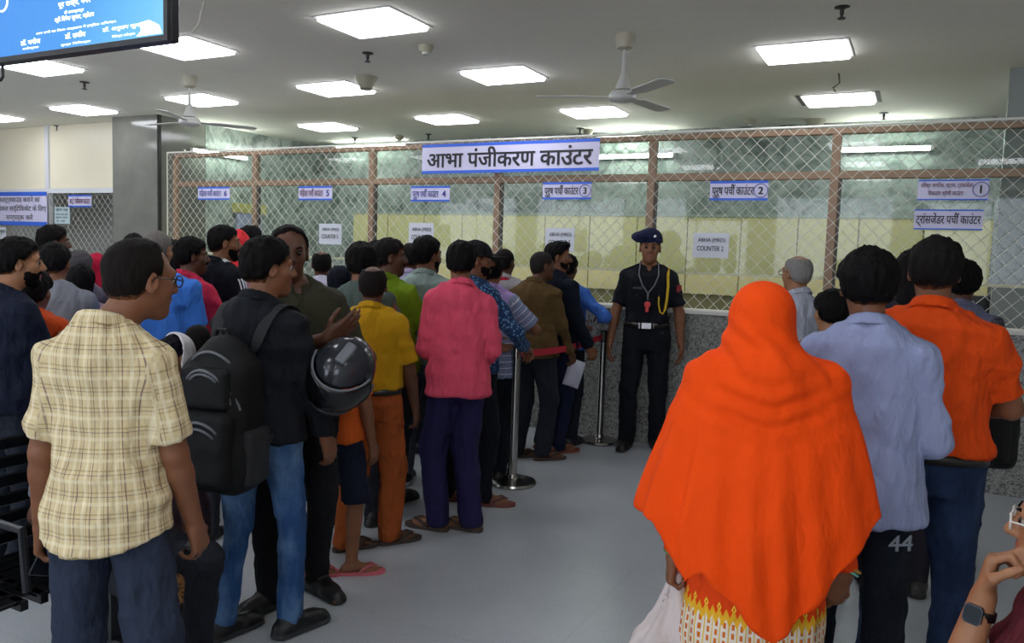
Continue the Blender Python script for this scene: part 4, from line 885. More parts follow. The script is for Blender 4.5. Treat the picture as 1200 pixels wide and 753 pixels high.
    P((666, 297), 6.5, 25, 'man in blue shirt at the counter, mostly hidden by black jacket', skin='d', hair='short', hairc='#0f0e0e', shirt=T('#3f6cc0', hem=.88, sleeve='long'), trousers=T('#1a1c26'), armR=dict(w=(.26, .22, 1.16), pole=(.9, -.3, -.6), n=(0, 0, -1), curl=40))
    P((763, 267), 6.42, 180, 'security guard in black uniform and navy beret facing the camera', cap=.03, skin='m', hair='crop', hairc='#1c1a19', wide=1.0, shirt=T('#14161d', hem=1.0, ease=.016, fit=1, sleeve='short'), trousers=T('#14161c', fit=.004), shoes='boot', shoec='#0b0b0d', armR=dict(w=(.275, .06, .875), pole=(.8, -1, 0)), armL=dict(w=(.27, .04, .875), pole=(.8, -1, 0)), footR=(.115, .05, 12), footL=(.115, 0, 12), extra=['face', 'guard', 'belt'])
    # ---- middle of the queue
    P((424, 284), 4.45, 14, 'man in grey green tee with thick dark hair behind yellow shirt', hy=-4, skin='m', hair='thick', hairc='#0f0d0d', shirt=T('#4d5a55', hem=.86, collar='tee'), trousers=T('#1c1e26'), armL=HB, armR=HB)
    P((377, 292), 6.05, -2, 'man in white shirt with thinning crown at the mesh', skin='d', hair='horseshoe', hairc='#131010', shirt=T('#c3c0d2', hem=.9), trousers=T('#23252d'), armL=HB, armR=HB)
    P((398, 311), 5.15, 4, 'short woman with dark navy headscarf near the mesh', skin='m', hair='long', hairc='#10131f', shirt=T('#161d30', hem=.6, sleeve='long'), trousers=T('#141a2c'), armL=HB, armR=HB, extra=[])
    P((457, 278), 4.86, 42, 'man in lime green shirt with moustache, in profile', hy=44, skin='d', hair='short', hairc='#161212', beard='moustache', wide=1.1, shirt=T('#6f8a17', hem=.86, ease=.024), trousers=T('#2a2c33'), armR=HB, armL=HB)
    P((501, 277), 5.22, 20, 'bearded man in pale grey green shirt left of pink shirt', hy=36, skin='m', hair='thick', hairc='#0e0d0d', beard='beard', wide=1.08, shirt=T('#8fa09b', hem=.86, ease=.02), trousers=T('#6d747e', 'denim', '#8b929b', fit=-.004), shoec='#23252a', solec='#b9bbbd', armR=HB, armL=HB)
    P((481, 283), 6.1, 8, 'man in lavender shirt further up the queue near the mesh', skin='d', hair='crop', hairc='#171313', shirt=T('#a79dbd', hem=.88), trousers=T('#22242c'), armL=HB, armR=HB)
    P((440, 283), 5.5, 8, 'dark haired man between grey green tee and lime shirt', skin='m', hair='thick', hairc='#121010', shirt=T('#37424b', hem=.86), trousers=T('#1d1f27'), armL=HB, armR=HB)
    # ---- left crowd
    P((18, 278), 3.6, 66, 'bearded man in navy shirt in profile at the left edge', bx=6, hy=26, skin='l', hair='thick', hairc='#0c0b0b', beard='beard', wide=1.05, shirt=T('#10172a', hem=.86, sleeve='long'), trousers=T('#14171f', 'denim', '#262c38'), armR=dict(w=(.0, .27, 1.13), pole=(.8, -.3, -.6), n=(0, -1, 0)), armL=dict(w=(.05, .24, 1.15), pole=(.8, -.3, -.6), n=(0, -1, 0)))
    P((64, 283), 4.4, 8, 'man in grey tee seen from behind at left', hy=18, skin='m', hair='short', hairc='#121011', wide=1.02, shirt=T('#83868f', hem=.84, collar='tee'), trousers=T('#1d2028'), armL=HB, armR=HB)
    P((62, 264), 5.8, 60, 'taller dark haired man by the left mesh in profile', hy=26, skin='d', hair='thick', hairc='#0e0c0c', shirt=T('#2a3038', hem=.86), trousers=T('#1a1c22'), armL=HB, armR=HB)
    P((93, 293), 5.5, 6, 'grey haired woman in the crowd behind the grey tee', skin='m', hair='long', hairc='#4a474a', shirt=T('#54505e', hem=.7, sleeve='long'), trousers=T('#2a2833'), armL=HB, armR=HB)
    P((95, 309), 4.85, 8, 'black haired woman in mauve right of the grey tee', skin='m', hair='long', hairc='#0d0c0e', shirt=T('#8b6f80', hem=.6, sleeve='long'), trousers=T('#5b4a58'), armL=HB, armR=HB)
    P((113, 294), 6.1, 10, 'woman in bright red headscarf behind the plaid shirt man', hair='none', cap=.014, skin='m', shirt=T('#a01c34', hem=.6, sleeve='long'), trousers=T('#5a1a28'), armL=HB, armR=HB, extra=['scarf'], scarfc='#b0183a')
    P((44, 300), 5.1, 20, 'dark haired person hidden behind the navy shirt profile', skin='m', hair='thick', hairc='#0f0e0f', shirt=T('#3b3440', hem=.84), trousers=T('#22222a'), armL=HB, armR=HB)
    P((38, 315), 3.95, 30, 'short person in orange between navy shirt and grey tee', skin='m', hair='thick', hairc='#15110f', shirt=T('#c2481a', hem=.8), trousers=T('#33251f'), armL=HB, armR=HB, head=1.08)
    P((157, 274), 6.6, 8, 'dark haired man whose crown shows above the plaid shirt man', skin='m', hair='thick', hairc='#100e0f', shirt=T('#41424c', hem=.86), trousers=T('#22242a'), armL=HB, armR=HB)
    P((184, 268), 4.55, 22, 'close cropped grey haired man in bright blue tee', bx=186, hy=10, skin='l', hair='crop', hairc='#6f6a66', wide=1.16, shirt=T('#3b73cc', hem=.84, collar='tee', ease=.024), trousers=T('#24262e'), armR=dict(w=(.24, .12, .88)), armL=HB)
    P((204, 281), 5.3, 10, 'woman with long black hair in blue beside the cropped man', skin='m', hair='long', hairc='#100e10', shirt=T('#27498a', hem=.6, sleeve='long'), trousers=T('#1f2f5a'), armL=HB, armR=HB)
    P((224, 278), 5.02, 50, 'moustached man in crimson shirt in profile facing right', bx=222, hy=34, skin='d', hair='thick', hairc='#0d0b0b', beard='moustache', shirt=T('#c02c4c', hem=.84), trousers=T('#23242b'), armR=HB, armL=HB)
    P((262, 263), 5.4, 52, 'bearded man in black polo with white sleeve stripes', bx=258, hy=34, skin='m', hair='short', hairc='#0f0d0d', beard='beard', wide=1.04, shirt=T('#10131c', hem=.86, collar='polo', ease=.02), trousers=T('#1a1c23'), armR=dict(w=(.23, .16, .9)), armL=HB, extra=['stripes'])
    P((279, 267), 6.0, 16, 'person in pink wearing a red cloth on the head', hair='none', cap=.014, skin='m', shirt=T('#d793a6', hem=.6, sleeve='long'), trousers=T('#3f7a3a'), armL=HB, armR=HB, extra=['scarf'], scarfc='#e0373c')
    P((294, 265), 6.85, 30, 'dark haired man far off in front of the lavender door', hy=30, skin='m', hair='thick', hairc='#0e0d10', shirt=T('#5a4a48', hem=.86), trousers=T('#22242a'), armL=HB, armR=HB)
    P((204, 388), 3.3, -128, 'girl with a white lace veil over dark hair', head=1.1, cap=.012, hy=0, skin='l', hair='short', hairc='#121018', shirt=T('#5a4750', hem=.5, sleeve='long'), trousers=T('#3a2416', 'print', '#7a5530'), armL=HB, armR=HB, extra=['veil', 'face'])
    P((232, 378), 4.15, 24, 'small boy in pale yellow beside the backpack', head=1.16, skin='d', hair='crop', hairc='#14100f', shirt=T('#c3bd78', hem=.86), trousers=T('#33343c'), armL=HB, armR=HB)
    P((122, 404), 2.85, 146, 'person in grey blue tee seated on the bench behind plaid man', sit=.40, wide=.9, skin='d', hair='short', hairc='#121011', shirt=T('#67727f', hem=.90, collar='tee'), trousers=T('#22252d'), armL=dict(w=(.2, .25, .98), pole=(1, -.6, 0)), armR=dict(w=(.20, .22, 1.0), pole=(.5, -1, 0)), footR=(.12, .42, 6), footL=(.12, .40, 6))
    # ---- right group
    P((897, 321), 2.3, -4, 'woman in vivid orange headscarf and shawl seen from behind', cap=.022, hair='none', skin='m', bx=905, shirt=T('#e0430c', 'kurta', hem=.30, sleeve='long', ease=.03, amp=.008), trousers=T('#e0430c', 'kurta', fit=.02), shoes='sandal', armk=1.16, armL=dict(w=(.275, .0, .745), pole=(1, -.4, 0), curl=60), armR=dict(w=(.30, .02, .73), pole=(1, -.4, 0), curl=30, d=(-.5, -.1, -.8), n=(-.3, 1, 0)), sculpt=[shawl_mesh], extra=['shawl'])
    P((1020, 291), 2.55, -2, 'man in pale blue shirt with black hair seen from behind', bx=1026, hy=-6, skin='m', hair='thick', hairc='#0d0c0d', wide=1.0, shirt=T('#939cc0', hem=.80, sleeve='long', ease=.022, amp=.016), trousers=T('#12161f', 'denim', '#1d2430'), armR=dict(w=(.13, .22, 1.0), pole=(.5, -1, -.1)), armL=dict(w=(.16, .22, 1.0), pole=(.5, -1, 0)), extra=['fortyfour'])
    P((1098, 276), 2.8, 8, 'man in bright orange polo and blue jeans with folded arms', bx=1102, hy=-14, skin='m', hair='short', hairc='#1a1716', wide=1.12, shirt=T('#d9480c', hem=.95, collar='polo', ease=.018), trousers=T('#1d2c4a', 'denim', '#33496e'), armR=dict(w=(.05, .24, 1.08), pole=(1, -.3, -.5), n=(0, -1, 0)), armL=dict(w=(.06, .22, 1.06), pole=(1, -.3, -.5)), extra=['belt'], footR=(.12, .0, 8), footL=(.12, .0, 8))
    P((936, 297), 4.9, -42, 'old man in white shirt with glasses and bald grey head', hy=-4, skin='l', hair='horseshoe', hairc='#8d8a88', shirt=T('#b9bdcc', hem=.86, ease=.022), trousers=T('#3a3c42'), armL=HB, armR=HB, extra=['glasses'])
    P((976, 339), 3.7, -14, 'short dark haired woman between shawl and pale blue shirt', hy=-18, skin='l', hair='thick', hairc='#0d0c0d', shirt=T('#7a5a3a', hem=.6, collar='tee'), trousers=T('#3a2e26'), armL=dict(w=(.02, .24, 1.30), pole=(.9, -.1, -.6)), armR=HB)
    P((1074, 291), 3.75, -10, 'woman with dark curly hair left of the orange polo man', skin='m', hair='long', hairc='#151214', shirt=T('#2b2530', hem=.6, sleeve='long'), trousers=T('#22202a'), armL=HB, armR=HB)
    P((1130, 305), 4.2, 4, 'person in striped grey shirt right of the orange polo', skin='d', hair='thick', hairc='#0f0e0f', shirt=T('#6a6c86', 'hstripe', '#2c2c3a', hem=.86), trousers=T('#23241f'), shoec='#131315', armL=HB, armR=HB)
    P((1266, 552), 1.62, -88, 'seated person in glasses and smartwatch at lower right edge', sit=.5, skin='l', hair='thick', hairc='#2a0f10', shirt=T('#5a2028', hem=.9), trousers=T('#22202a'), armL=dict(w=(.05, .15, 1.41), pole=(.3, .2, -1), n=(0, -1, 0), d=(-.15, -.12, 1), curl=62), armR=dict(w=(.2, .3, 1.05)), footR=(.12, .38, 6), footL=(.12, .38, 6), extra=['glasses', 'watch'], glassc='#c9c4bc')
    with ThreadPoolExecutor(4) as ex: res = list(ex.map(sculpt, specs))
    made = []
    for sp, r in zip(specs, res): made.append((sp, r, assemble(sp, r)))
    return {sp['label']: (sp, r, o) for sp, r, o in made}

def assemble(sp, r):
    s = sp['s']; k = r['k']; sk = skin(SK[sp.get('skin', 'm')])
    lipm = M('lips_'+sp.get('skin', 'm'), {'d': '#5a3028', 'm': '#7a463a', 'l': '#95594c', 'x': '#40241e'}[sp.get('skin', 'm')], .45)
    V, Q, mi = r['body']; root = link('person', mesh_np('person', V*s, Q, [sk, lipm], mi))
    root.location = sp['loc']; root.rotation_euler = (0, 0, -math.radians(sp['face'])); tag(root, sp['label'], 'person', 'people in the counter hall')
    def part(name, V, Q, mats, mi=None, uv=None, label=None): return link(name, mesh_np(name, np.asarray(V)*s, Q, mats if isinstance(mats, list) else [mats], mi, uv), root, label)
    if 'hair' in r: V, Q, fd = r['hair']; lg = sp['hair'] in ('long',); ho = part('hair', V, Q, hairm(sp['hairc'], .7, None if lg else SK[sp.get('skin', 'm')])); fade_attr(ho.data, fd)
    if 'beard' in r: part('beard' if sp['beard'] == 'beard' else 'moustache', *r['beard'], hairm('#0f0c0b'))
    if 'shirt' in r: V, Q, uv = r['shirt']; g = sp['shirt']; part('kurta' if g['kind'] == 'kurta' else 'shirt', V, Q, cloth(g['c'], g['kind'], g['c2']), None, uv)
    if 'collar' in r: V, Q, uv = r['collar']; g = sp['shirt']; part('collar', V, Q, cloth('#a9a7ac' if 'yoke' in sp.get('extra', ()) else g['c'], g['kind'] if g['kind'] != 'hstripe' else 'plain', g['c2'] if g['kind'] != 'hstripe' else None), None, uv)
    if 'trousers' in r: V, Q = r['trousers']; g = sp['trousers']; part('shorts' if g.get('short') else 'trousers', V, Q, cloth(g['c'], g['kind'], g['c2']))
    for nm in 'RL':
        if 'shoe'+nm in r: V, Q, mi = r['shoe'+nm]; part('shoe', V, Q, [M('shoe_'+sp.get('shoec', '#1a1817'), sp.get('shoec', '#1a1817'), .45, bump=.2, scale=90), M('sole_'+sp.get('solec', '#1c1a19'), sp.get('solec', '#1c1a19'), .7)], mi)
        elif sp.get('shoes') == 'sandal':
            c = sp.get('sanc', '#3a3028'); b = sandal_mb(k, nm); b.v = [tuple(x*s for x in v) for v in b.v]; b.build('sandal', [M('sandal_'+c, c, .7), M('strap_'+c, tuple(x*.7 for x in lin(c)[:3])+(1,), .6)], root)
    # facial details and worn things
    def hp(p): return (k.hc+k.HR@(A3(p)*k.hs))*s
    def tb(name, pts, rad, mat, closed=False, n=8): b = MB(); b.tube([Vector(p) for p in pts], rad*s, n, closed=closed); return b.build(name, mat, root, True)
    ex = sp.get('extra', ())
    vis = 'face' in ex or abs(sp['rel']+sp.get('hy', 0)) > 55
    if vis:
        ew, ei = M('eye_white', '#8f857a', .35), M('iris', '#140d0a', .2)
        for sd in (-1, 1):
            b = MB(); V = []; F = []; mi = []; n, m = 12, 8; R = .0118*k.hs*s; c = Vector(hp((sd*.031, .0765, .004)))
            HRm = Matrix(k.HR.tolist())
            for i in range(m+1):
                for j in range(n): th = math.pi*i/m; ph = 2*math.pi*j/n; V.append(c+HRm@Vector((math.sin(th)*math.cos(ph), math.cos(th), math.sin(th)*math.sin(ph)))*R)
            for i in range(m):
                for j in range(n): F.append((i*n+j, i*n+(j+1) % n, (i+1)*n+(j+1) % n, (i+1)*n+j)); mi.append(1 if i < 3 else 0)
            o = link('eye', mesh_np('eye', V, F, [ew, ei], mi), root)
            tb('eyebrow', [hp((sd*.046, .074, .026)), hp((sd*.034, .086, .031)), hp((sd*.016, .0905, .026))], .0042*k.hs, hairm('#120e0c'), n=6)
    if 'glasses' in ex:
        gm = M('glasses_frame_'+sp.get('glassc', '#1a1512'), sp.get('glassc', '#1a1512'), .3); g = link('glasses', None, root) if False else None
        b = MB()
        for sd in (-1, 1):
            b.tube([Vector(hp((sd*.032+.023*math.cos(a), .101-.05*(abs(.023*math.cos(a)*sd+.032)-.03), .002+.018*math.sin(a)))) for a in np.linspace(0, 2*math.pi, 18)[:-1]], .0022*s, 6, closed=True)
            b.tube([Vector(hp((sd*.056, .098, .006))), Vector(hp((sd*.076, .06, .008))), Vector(hp((sd*.083, .0, .010))), Vector(hp((sd*.083, -.012, -.004)))], .0022*s, 6)
        b.tube([Vector(hp((-.010, .103, .005))), Vector(hp((0, .106, .009))), Vector(hp((.010, .103, .005)))], .002*s, 6); b.build('glasses', gm, root, True)
    def ring(name, z, h, mat, e=.016, yoff=0):
        z -= k.drop; T = np.array([t[:4] for t in k.tab]); b = MB(); V = []; F = []; n = 48
        for zz, ee in ((z, e-.004), (z, e+.004), (z+h, e+.004), (z+h, e-.004)):
            a, bb, cy = (np.interp(zz, T[:, 0], T[:, i]) for i in (1, 2, 3))
            for j in range(n): q = 2*math.pi*j/n; V.append(((a+ee)*math.cos(q)*s, ((bb+ee)*math.sin(q)+cy)*s, zz*s))
        for i in range(4):
            for j in range(n): F.append((i*n+j, i*n+(j+1) % n, ((i+1) % 4)*n+(j+1) % n, ((i+1) % 4)*n+j))
        return link(name, mesh_np(name, V, F, [mat]), root)
    if 'belt' in ex: ring('belt', .918 if sp['shirt']['hem'] < .97 else (.955 if sp['shirt']['hem'] < .99 else .972), .036, M('belt_leather', '#15120f', .4), .026 if sp['shirt']['hem'] < .97 else .02)
    if 'placket' in ex:
        tb('placket', [A3((0, np.interp(z, [.9, 1.1, 1.3, 1.42], [.128, .128, .124, .075]), z))*s for z in (.92, 1.0, 1.1, 1.2, 1.3, 1.37)], .006, cloth('#2c2b20'))
    if 'yoke' in ex:
        f = Field((-.26, -.2, 1.30), (.26, .2, 1.5), .011); f.add(loft(k.tab, .034), .02)
        for sd in (1, -1): f.add(rc(k.neck+A3((sd*.025, -.005, .018)), k.arm['R' if sd > 0 else 'L'][0]+A3((0, 0, .010)), .056, .070), .04)
        f.clip(lambda x, y, z: np.maximum(1.36-z, z-1.47+0*y)+0*x); V, N, Q = f.mesh(); part('shoulder_yoke', V, Q, cloth('#9a969a'))
    if 'stripes' in ex:
        S, E = k.arm['R'][0], k.arm['R'][1]; d = unit(E-S); Bk = unit(np.cross(d, (0, 1, 0))); N2 = np.cross(Bk, d)
        if Bk[0] < 0: Bk = -Bk
        for q in (-.35, 0, .35):
            pts = [k.neck+A3((.05, q*.03, .062)), k.neck+A3((.10, q*.05, .042)), S+A3((-.02, q*.06, .058))]+[S+(E-S)*t+(Bk*math.cos(q)+A3((0, 1, 0))*math.sin(q))*.066 for t in (.1, .3, .5, .72)]
            tb('sleeve_stripe', [p*s for p in pts], .0055, M('white_tape', '#c9ccd4', .7), n=6)
    if 'cap' in ex:
        f = Field((-.12, -.15, -.02), (.12, .24, .15), .006/1.); f.add(ell((0, -.014, .034), (.090, .110, .096)), .01); f.clip(lambda x, y, z: .022-z-.0*x+.0*y)
        f.add(ell((0, .115, .020), (.070, .085, .010)), .012); V, N, Q = f.mesh(); part('cap', k.hc+(V*k.hs)@k.HR.T, Q, cloth('#17161b'))
    if 'scarf' in ex:
        f = Field((-.16, -.19, -.36), (.16, .15, .15), .0085); f.add(ell((0, -.012, .022), (.090, .112, .105)), .02).add(ell((0, -.045, -.10), (.085, .075, .12)), .04).add(ell((0, -.05, -.22), (.13, .10, .12)), .05)
        f.cut(ell((0, .10, -.035), (.062, .075, .088)), .012); V, N, Q = f.mesh(); part('headscarf', k.hc+(folds(V, N, .012, 5))@k.HR.T, Q, cloth(sp['scarfc']))
    if 'veil' in ex:
        f = Field((-.17, -.19, -.36), (.17, .15, .17), .0055); f.add(ell((0, -.012, .03), (.110, .130, .128)), .02).add(ell((0, -.03, -.14), (.13, .11, .19)), .06)
        f.cut(ell((0, -.012, .03), (.099, .119, .117)), .002); f.cut(ell((0, .01, -.14), (.115, .115, .18)), .01); f.clip(lambda x, y, z: (y-.012+.12*z)+0*x); V, N, Q = f.mesh(); part('lace_veil', k.hc+V@k.HR.T, Q, cloth('#d6d2d4'))
    if 'watch' in ex:
        S, E, Wr, A, N, T, c, sd = k.arm['L']; C0 = Wr-A*.035; b = MB(); e1 = unit(np.cross(A, (0, 1, 0))); e2 = np.cross(A, e1)
        def strip(rr, h, m):
            V = []; n = 28
            for q in (-h, h):
                for r2 in (rr, rr+.003):
                    for j in range(n): a = 2*math.pi*j/n; V.append(tuple((C0+A*q+(e1*math.cos(a)+e2*math.sin(a))*r2)*s))
            F = []
            for i, j2 in ((0, 1), (1, 3), (3, 2), (2, 0)):
                for j in range(n): F.append((i*n+j, i*n+(j+1) % n, j2*n+(j+1) % n, j2*n+j))
            return link('watch_strap', mesh_np('watch_strap', V, F, [m]), root)
        strip(.030, .010, M('watch_black', '#0c0c0e', .35))
        toc = unit(A3((-1, .25, 0)))     # outer side of the wrist
        u = unit(np.cross(A, toc)); toc = np.cross(u, A); c3 = (C0+toc*.033)
        P8 = lambda w, h, o: [Vector((c3+u*x*w+A*y*h+toc*o)*s) for x, y in ((-1, -.7), (-.7, -1), (.7, -1), (1, -.7), (1, .7), (.7, 1), (-.7, 1), (-1, .7))]
        MB().prism(P8(.019, .021, -.002), tuple(toc*.011*s)).build('watch_case', M('watch_case', '#3c4148', .25, .8), root); MB().prism(P8(.0165, .0185, .0092), tuple(toc*.001*s)).build('watch_glass', M('watch_glass', '#20262f', .1), root)
    if 'fortyfour' in ex:
        m = M('silver_print', '#7d848f', .6); o = text_mesh('lettering', '44', m, root, width=.085*s, height=.052*s, centre=True, loc=(.135*s, -.128*s, .755*s), bold=.02); o.rotation_euler = (0, 0, .55)
    if 'shawl' in ex:
        part('shawl', *r['cape'], cloth('#f04a02', 'knit'))
        for nm, c in (('R', '#6fae9e'), ('R', '#b98a2a'), ('L', '#3f8a5a')):
            S, E, Wr, A, N, T, cc, sd = k.arm[nm]; C0 = Wr-A*(.02 if c != '#b98a2a' else .033); e1 = unit(np.cross(A, (0, 1, 0))); e2 = np.cross(A, e1); tb('bangle', [(C0+(e1*math.cos(a)+e2*math.sin(a))*.034)*s for a in np.linspace(0, 2*math.pi, 24)[:-1]], .0042, M('bangle_'+c, c, .25), True)
    if 'guard' in ex: guard_kit(sp, k, s, root, part, tb, hp)
    kid = {}
    for o in root.children: kid.setdefault(o.name.split('.')[0], o)
    for o in list(root.children):
        n = o.name.split('.')[0]; up = {'collar': 'shirt', 'placket': 'shirt', 'pocket_flap': 'shirt', 'button': 'shirt', 'epaulette': 'shirt', 'shoulder_yoke': 'shirt', 'sleeve_stripe': 'shirt', 'name_plate': 'shirt', 'sleeve_badge': 'shirt', 'shoulder_cord': 'shirt', 'belt_buckle': 'belt', 'belt_keeper': 'belt', 'whistle': 'lanyard', 'cap_badge': 'beret', 'watch_glass': 'watch_case', 'lettering': 'trousers'}.get(n)
        if up in kid: o.parent = kid[up]
    return root

def guard_kit(sp, k, s, root, part, tb, hp):
    black = cloth('#101218'); silver = M('steel', '#b9bcc0', .25, 1); yel = M('yellow_cord', '#d0a818', .7); red = M('red_plastic', '#d01f1a', .35); navy = cloth('#171b3c')
    f = Field((-.16, -.17, -.02), (.16, .16, .16), .0065); f.add(rc((-.0, -.014, .05), (0, -.014, .062), .098, .095), .01).add(ell((.045, -.01, .085), (.105, .115, .048)), .03); f.clip(lambda x, y, z: np.maximum(.042-z-.08*np.maximum(y, 0)-.0*x, -.2)); V, N, Q = f.mesh(); part('beret', k.hc+(V*k.hs)@k.HR.T, Q, navy)
    b = MB(); c = A3((-.035, .088, .088)); b.lathe([(.001, -.002), (.013, 0), (.011, .004), (.001, .006)], (0, 0, 0), 12)
    b.v = [tuple(hp(c+A3((v[0], v[2], v[1])))) for v in b.v]; b.build('cap_badge', silver, root, True)
    fy = lambda x, z: .128*math.sqrt(max(.05, 1-(x/.185)**2))*(1 if z < 1.34 else 1-(z-1.34)*2.0)
    pt = lambda x, z, o=.006: Vector((x*s, (fy(x, z)+o)*s, z*s))
    for sd in (-1, 1):
        b = MB(); P = [pt(sd*.045, 1.255), pt(sd*.125, 1.255), pt(sd*.125, 1.222), pt(sd*.085, 1.210), pt(sd*.045, 1.222)]; b.prism(P, (0, .006*s, 0)); b.build('pocket_flap', black, root); tb('button', [pt(sd*.085, 1.222, .010), pt(sd*.085, 1.222, .018)], .006, M('black_plastic', '#141415', .4))
        S = k.arm['R' if sd > 0 else 'L'][0]; b = MB(); z = 1.452
        a0, a1 = A3((sd*.075, -.012, 1.458)), A3((sd*.185, -.012, 1.408)); b.prism([Vector((a0+A3((0, -.025, 0)))*s), Vector((a1+A3((0, -.03, 0)))*s), Vector((a1+A3((0, .03, 0)))*s), Vector((a0+A3((0, .025, 0)))*s)], (0, 0, .012*s)); b.build('epaulette', black, root)
    b = MB(); P = [pt(.045, 1.285), pt(.115, 1.285), pt(.115, 1.27), pt(.045, 1.27)]; b.prism(P, (0, .005*s, 0)); b.build('name_plate', M('name_plate', '#3a3c44', .35), root)
    for x in (0,): tb('placket', [pt(x, z, .002) for z in (1.02, 1.1, 1.2, 1.3, 1.37)], .006, black)
    # whistle on a black and white cord
    tb('lanyard', [A3((-.07, .03, 1.47))*s, pt(-.075, 1.38, .012), pt(-.045, 1.30, .012), pt(-.004, 1.245, .012), pt(.0, 1.19, .012)], .0045, M('cord_grey', '#6d7078', .7)); tb('lanyard', [A3((.07, .03, 1.47))*s, pt(.075, 1.38, .012), pt(.045, 1.30, .012), pt(.004, 1.245, .012), pt(.0, 1.19, .012)], .0045, M('cord_grey', '#6d7078', .7))
    b = MB(); b.lathe([(.001, -.012), (.020, -.012), (.021, 0), (.020, .012), (.001, .012)], (0, 0, 0), 20); b.box((-.01, -.012, -.012), (.012, -.05, .012), 0, .003); cc = pt(0, 1.155, .02); b.v = [tuple(cc+Vector((v[0], v[2], v[1]))*s*1.15) for v in b.v]; b.build('whistle', red, root, True)
    # yellow shoulder cord on his left
    tb('shoulder_cord', [A3((-.150, -.0, 1.432))*s, pt(-.145, 1.38, .03), pt(-.150, 1.3, .03), pt(-.145, 1.2, .03), pt(-.135, 1.115, .02)], .010, yel); tb('shoulder_cord', [pt(-.135, 1.115, .02), pt(-.118, 1.085, .016), pt(-.098, 1.10, .016), pt(-.085, 1.16, .014), pt(-.083, 1.215, .012)], .0065, yel)
    S, E = k.arm['L'][0], k.arm['L'][1]; c = S+(E-S)*.28+A3((-.045, .046, 0)); b = MB(); b.prism([Vector((c+A3((x*.7, -x*.7*-1, 0))*0+A3((x*.72, x*.72, z)))*s) for x, z in ((-.022, .03), (.022, .03), (.026, 0), (.016, -.026), (0, -.036), (-.016, -.026), (-.026, 0))], (-.006*s, .006*s, 0)); b.build('sleeve_badge', M('badge_red', '#8d2430', .6), root)
    for x0, x1, m, o in ((-.036, .036, silver, .016), (-.060, -.048, silver, .014), (.048, .060, silver, .014)):
        b = MB(); q = lambda x, z: Vector((x*s, (.122*math.sqrt(1-(x/.2)**2)+o)*s, z*s)); b.prism([q(x0, .968), q(x1, .968), q(x1, 1.012), q(x0, 1.012)], (0, .007*s, 0)); b.build('belt_buckle' if x1-x0 > .05 else 'belt_keeper', m, root)

def shawl_mesh(sp, k):
    # cape over the shoulders, open underneath, with a hem that dips to a point at the back
    hem = lambda x: np.interp(x, [-.42, -.36, -.335, -.25, -.225, -.17, -.08, .05, .14, .26, .36, .42], [.93, .93, .92, .80, .755, .80, .72, .60, .70, .86, .99, 1.0])
    tab = [(.50, .40, .24, -.015), (.85, .395, .24, -.015), (.955, .38, .235, -.015), (1.10, .345, .205, -.015), (1.24, .305, .175, -.012), (1.33, .272, .150, -.012), (1.39, .230, .125, -.014), (1.43, .160, .105, -.018), (1.47, .085, .085, -.02)]
    def rip(th, z):
        g = np.clip((1.42-z)/.45, 0, 1); L = np.exp(-((th+.85)/.38)**2); Rr = np.exp(-((th-1.15)/.35)**2)
        return .055*g/(1+np.exp(np.clip((th+.60+.25*(z-1.0))/.025, -30, 30)))+g*(.018*np.sin(th*5+.6+z*1.5)+.012*np.sin(th*11+1.7)+L*.085*np.sin(th*13+z*2.2)+Rr*.028*np.sin(th*13-z*2))
    h = k.hc; R = k.HR
    f = Field((-.48, -.34, .50), (.48, .30, 1.78), .0078); f.add(loft(tab, .0, None, rip), .0)
    for sd in (1, -1): f.add(rc(k.neck+A3((sd*.03, -.01, .03)), A3((sd*.180, -.012, 1.385)), .064, .080), .05)
    inner = np.minimum(f.F+.021, .2); f.F = np.maximum(f.F, np.where(f.ax[2][None, None, :] < 1.36, -inner, -1))
    f.clip(lambda x, y, z: hem(x.ravel()).reshape(x.shape).astype(np.float32)-z+.10*np.maximum(y, 0)*4)
    f.clip(lambda x, y, z: np.where(z < 1.46, (y-.06)-np.maximum(z-1.2, 0)*.6, -1)+np.abs(x)*.0)      # open at the front
    f.add(ell(h+A3((0, -.012, .020)), (.108, .128, .114)), .02).add(ell(h+A3((0, -.030, -.085)), (.106, .108, .11)), .05)
    f.add(rc(h+A3((0, -.03, -.12)), A3((0, -.055, 1.40)), .10, .12), .09)
    f.cut(ell(h+A3((0, .112, -.035)), (.060, .075, .085)), .012)
    V, N, Q = f.mesh(); V = folds(V, N, .016, 3, (5, 5, 3))
    th = np.arctan2(V[:, 0], -V[:, 1]); w = np.exp(-(th/1.0)**2)*np.exp(-((V[:, 2]-1.33)/.10)**2); q = V[:, 2]+.02-.05*th*th
    V = V+N*(w*.007*np.sin(q*95+vnoise(V*9, 4)*3))[:, None]
    g2 = np.clip((1.30-V[:, 2])/.5, 0, 1)*(V[:, 1] < .05); V = V+N*(g2*.009*np.sin(th*15+2.5*vnoise(V*4, 8)+V[:, 2]*3))[:, None]
    wh = np.exp(-((V[:, 2]-1.50)/.10)**2); V = V+N*(wh*.006*np.sin(V[:, 0]*60+V[:, 2]*55+vnoise(V*8, 6)*4))[:, None]
    return {'cape': (V, Q)}

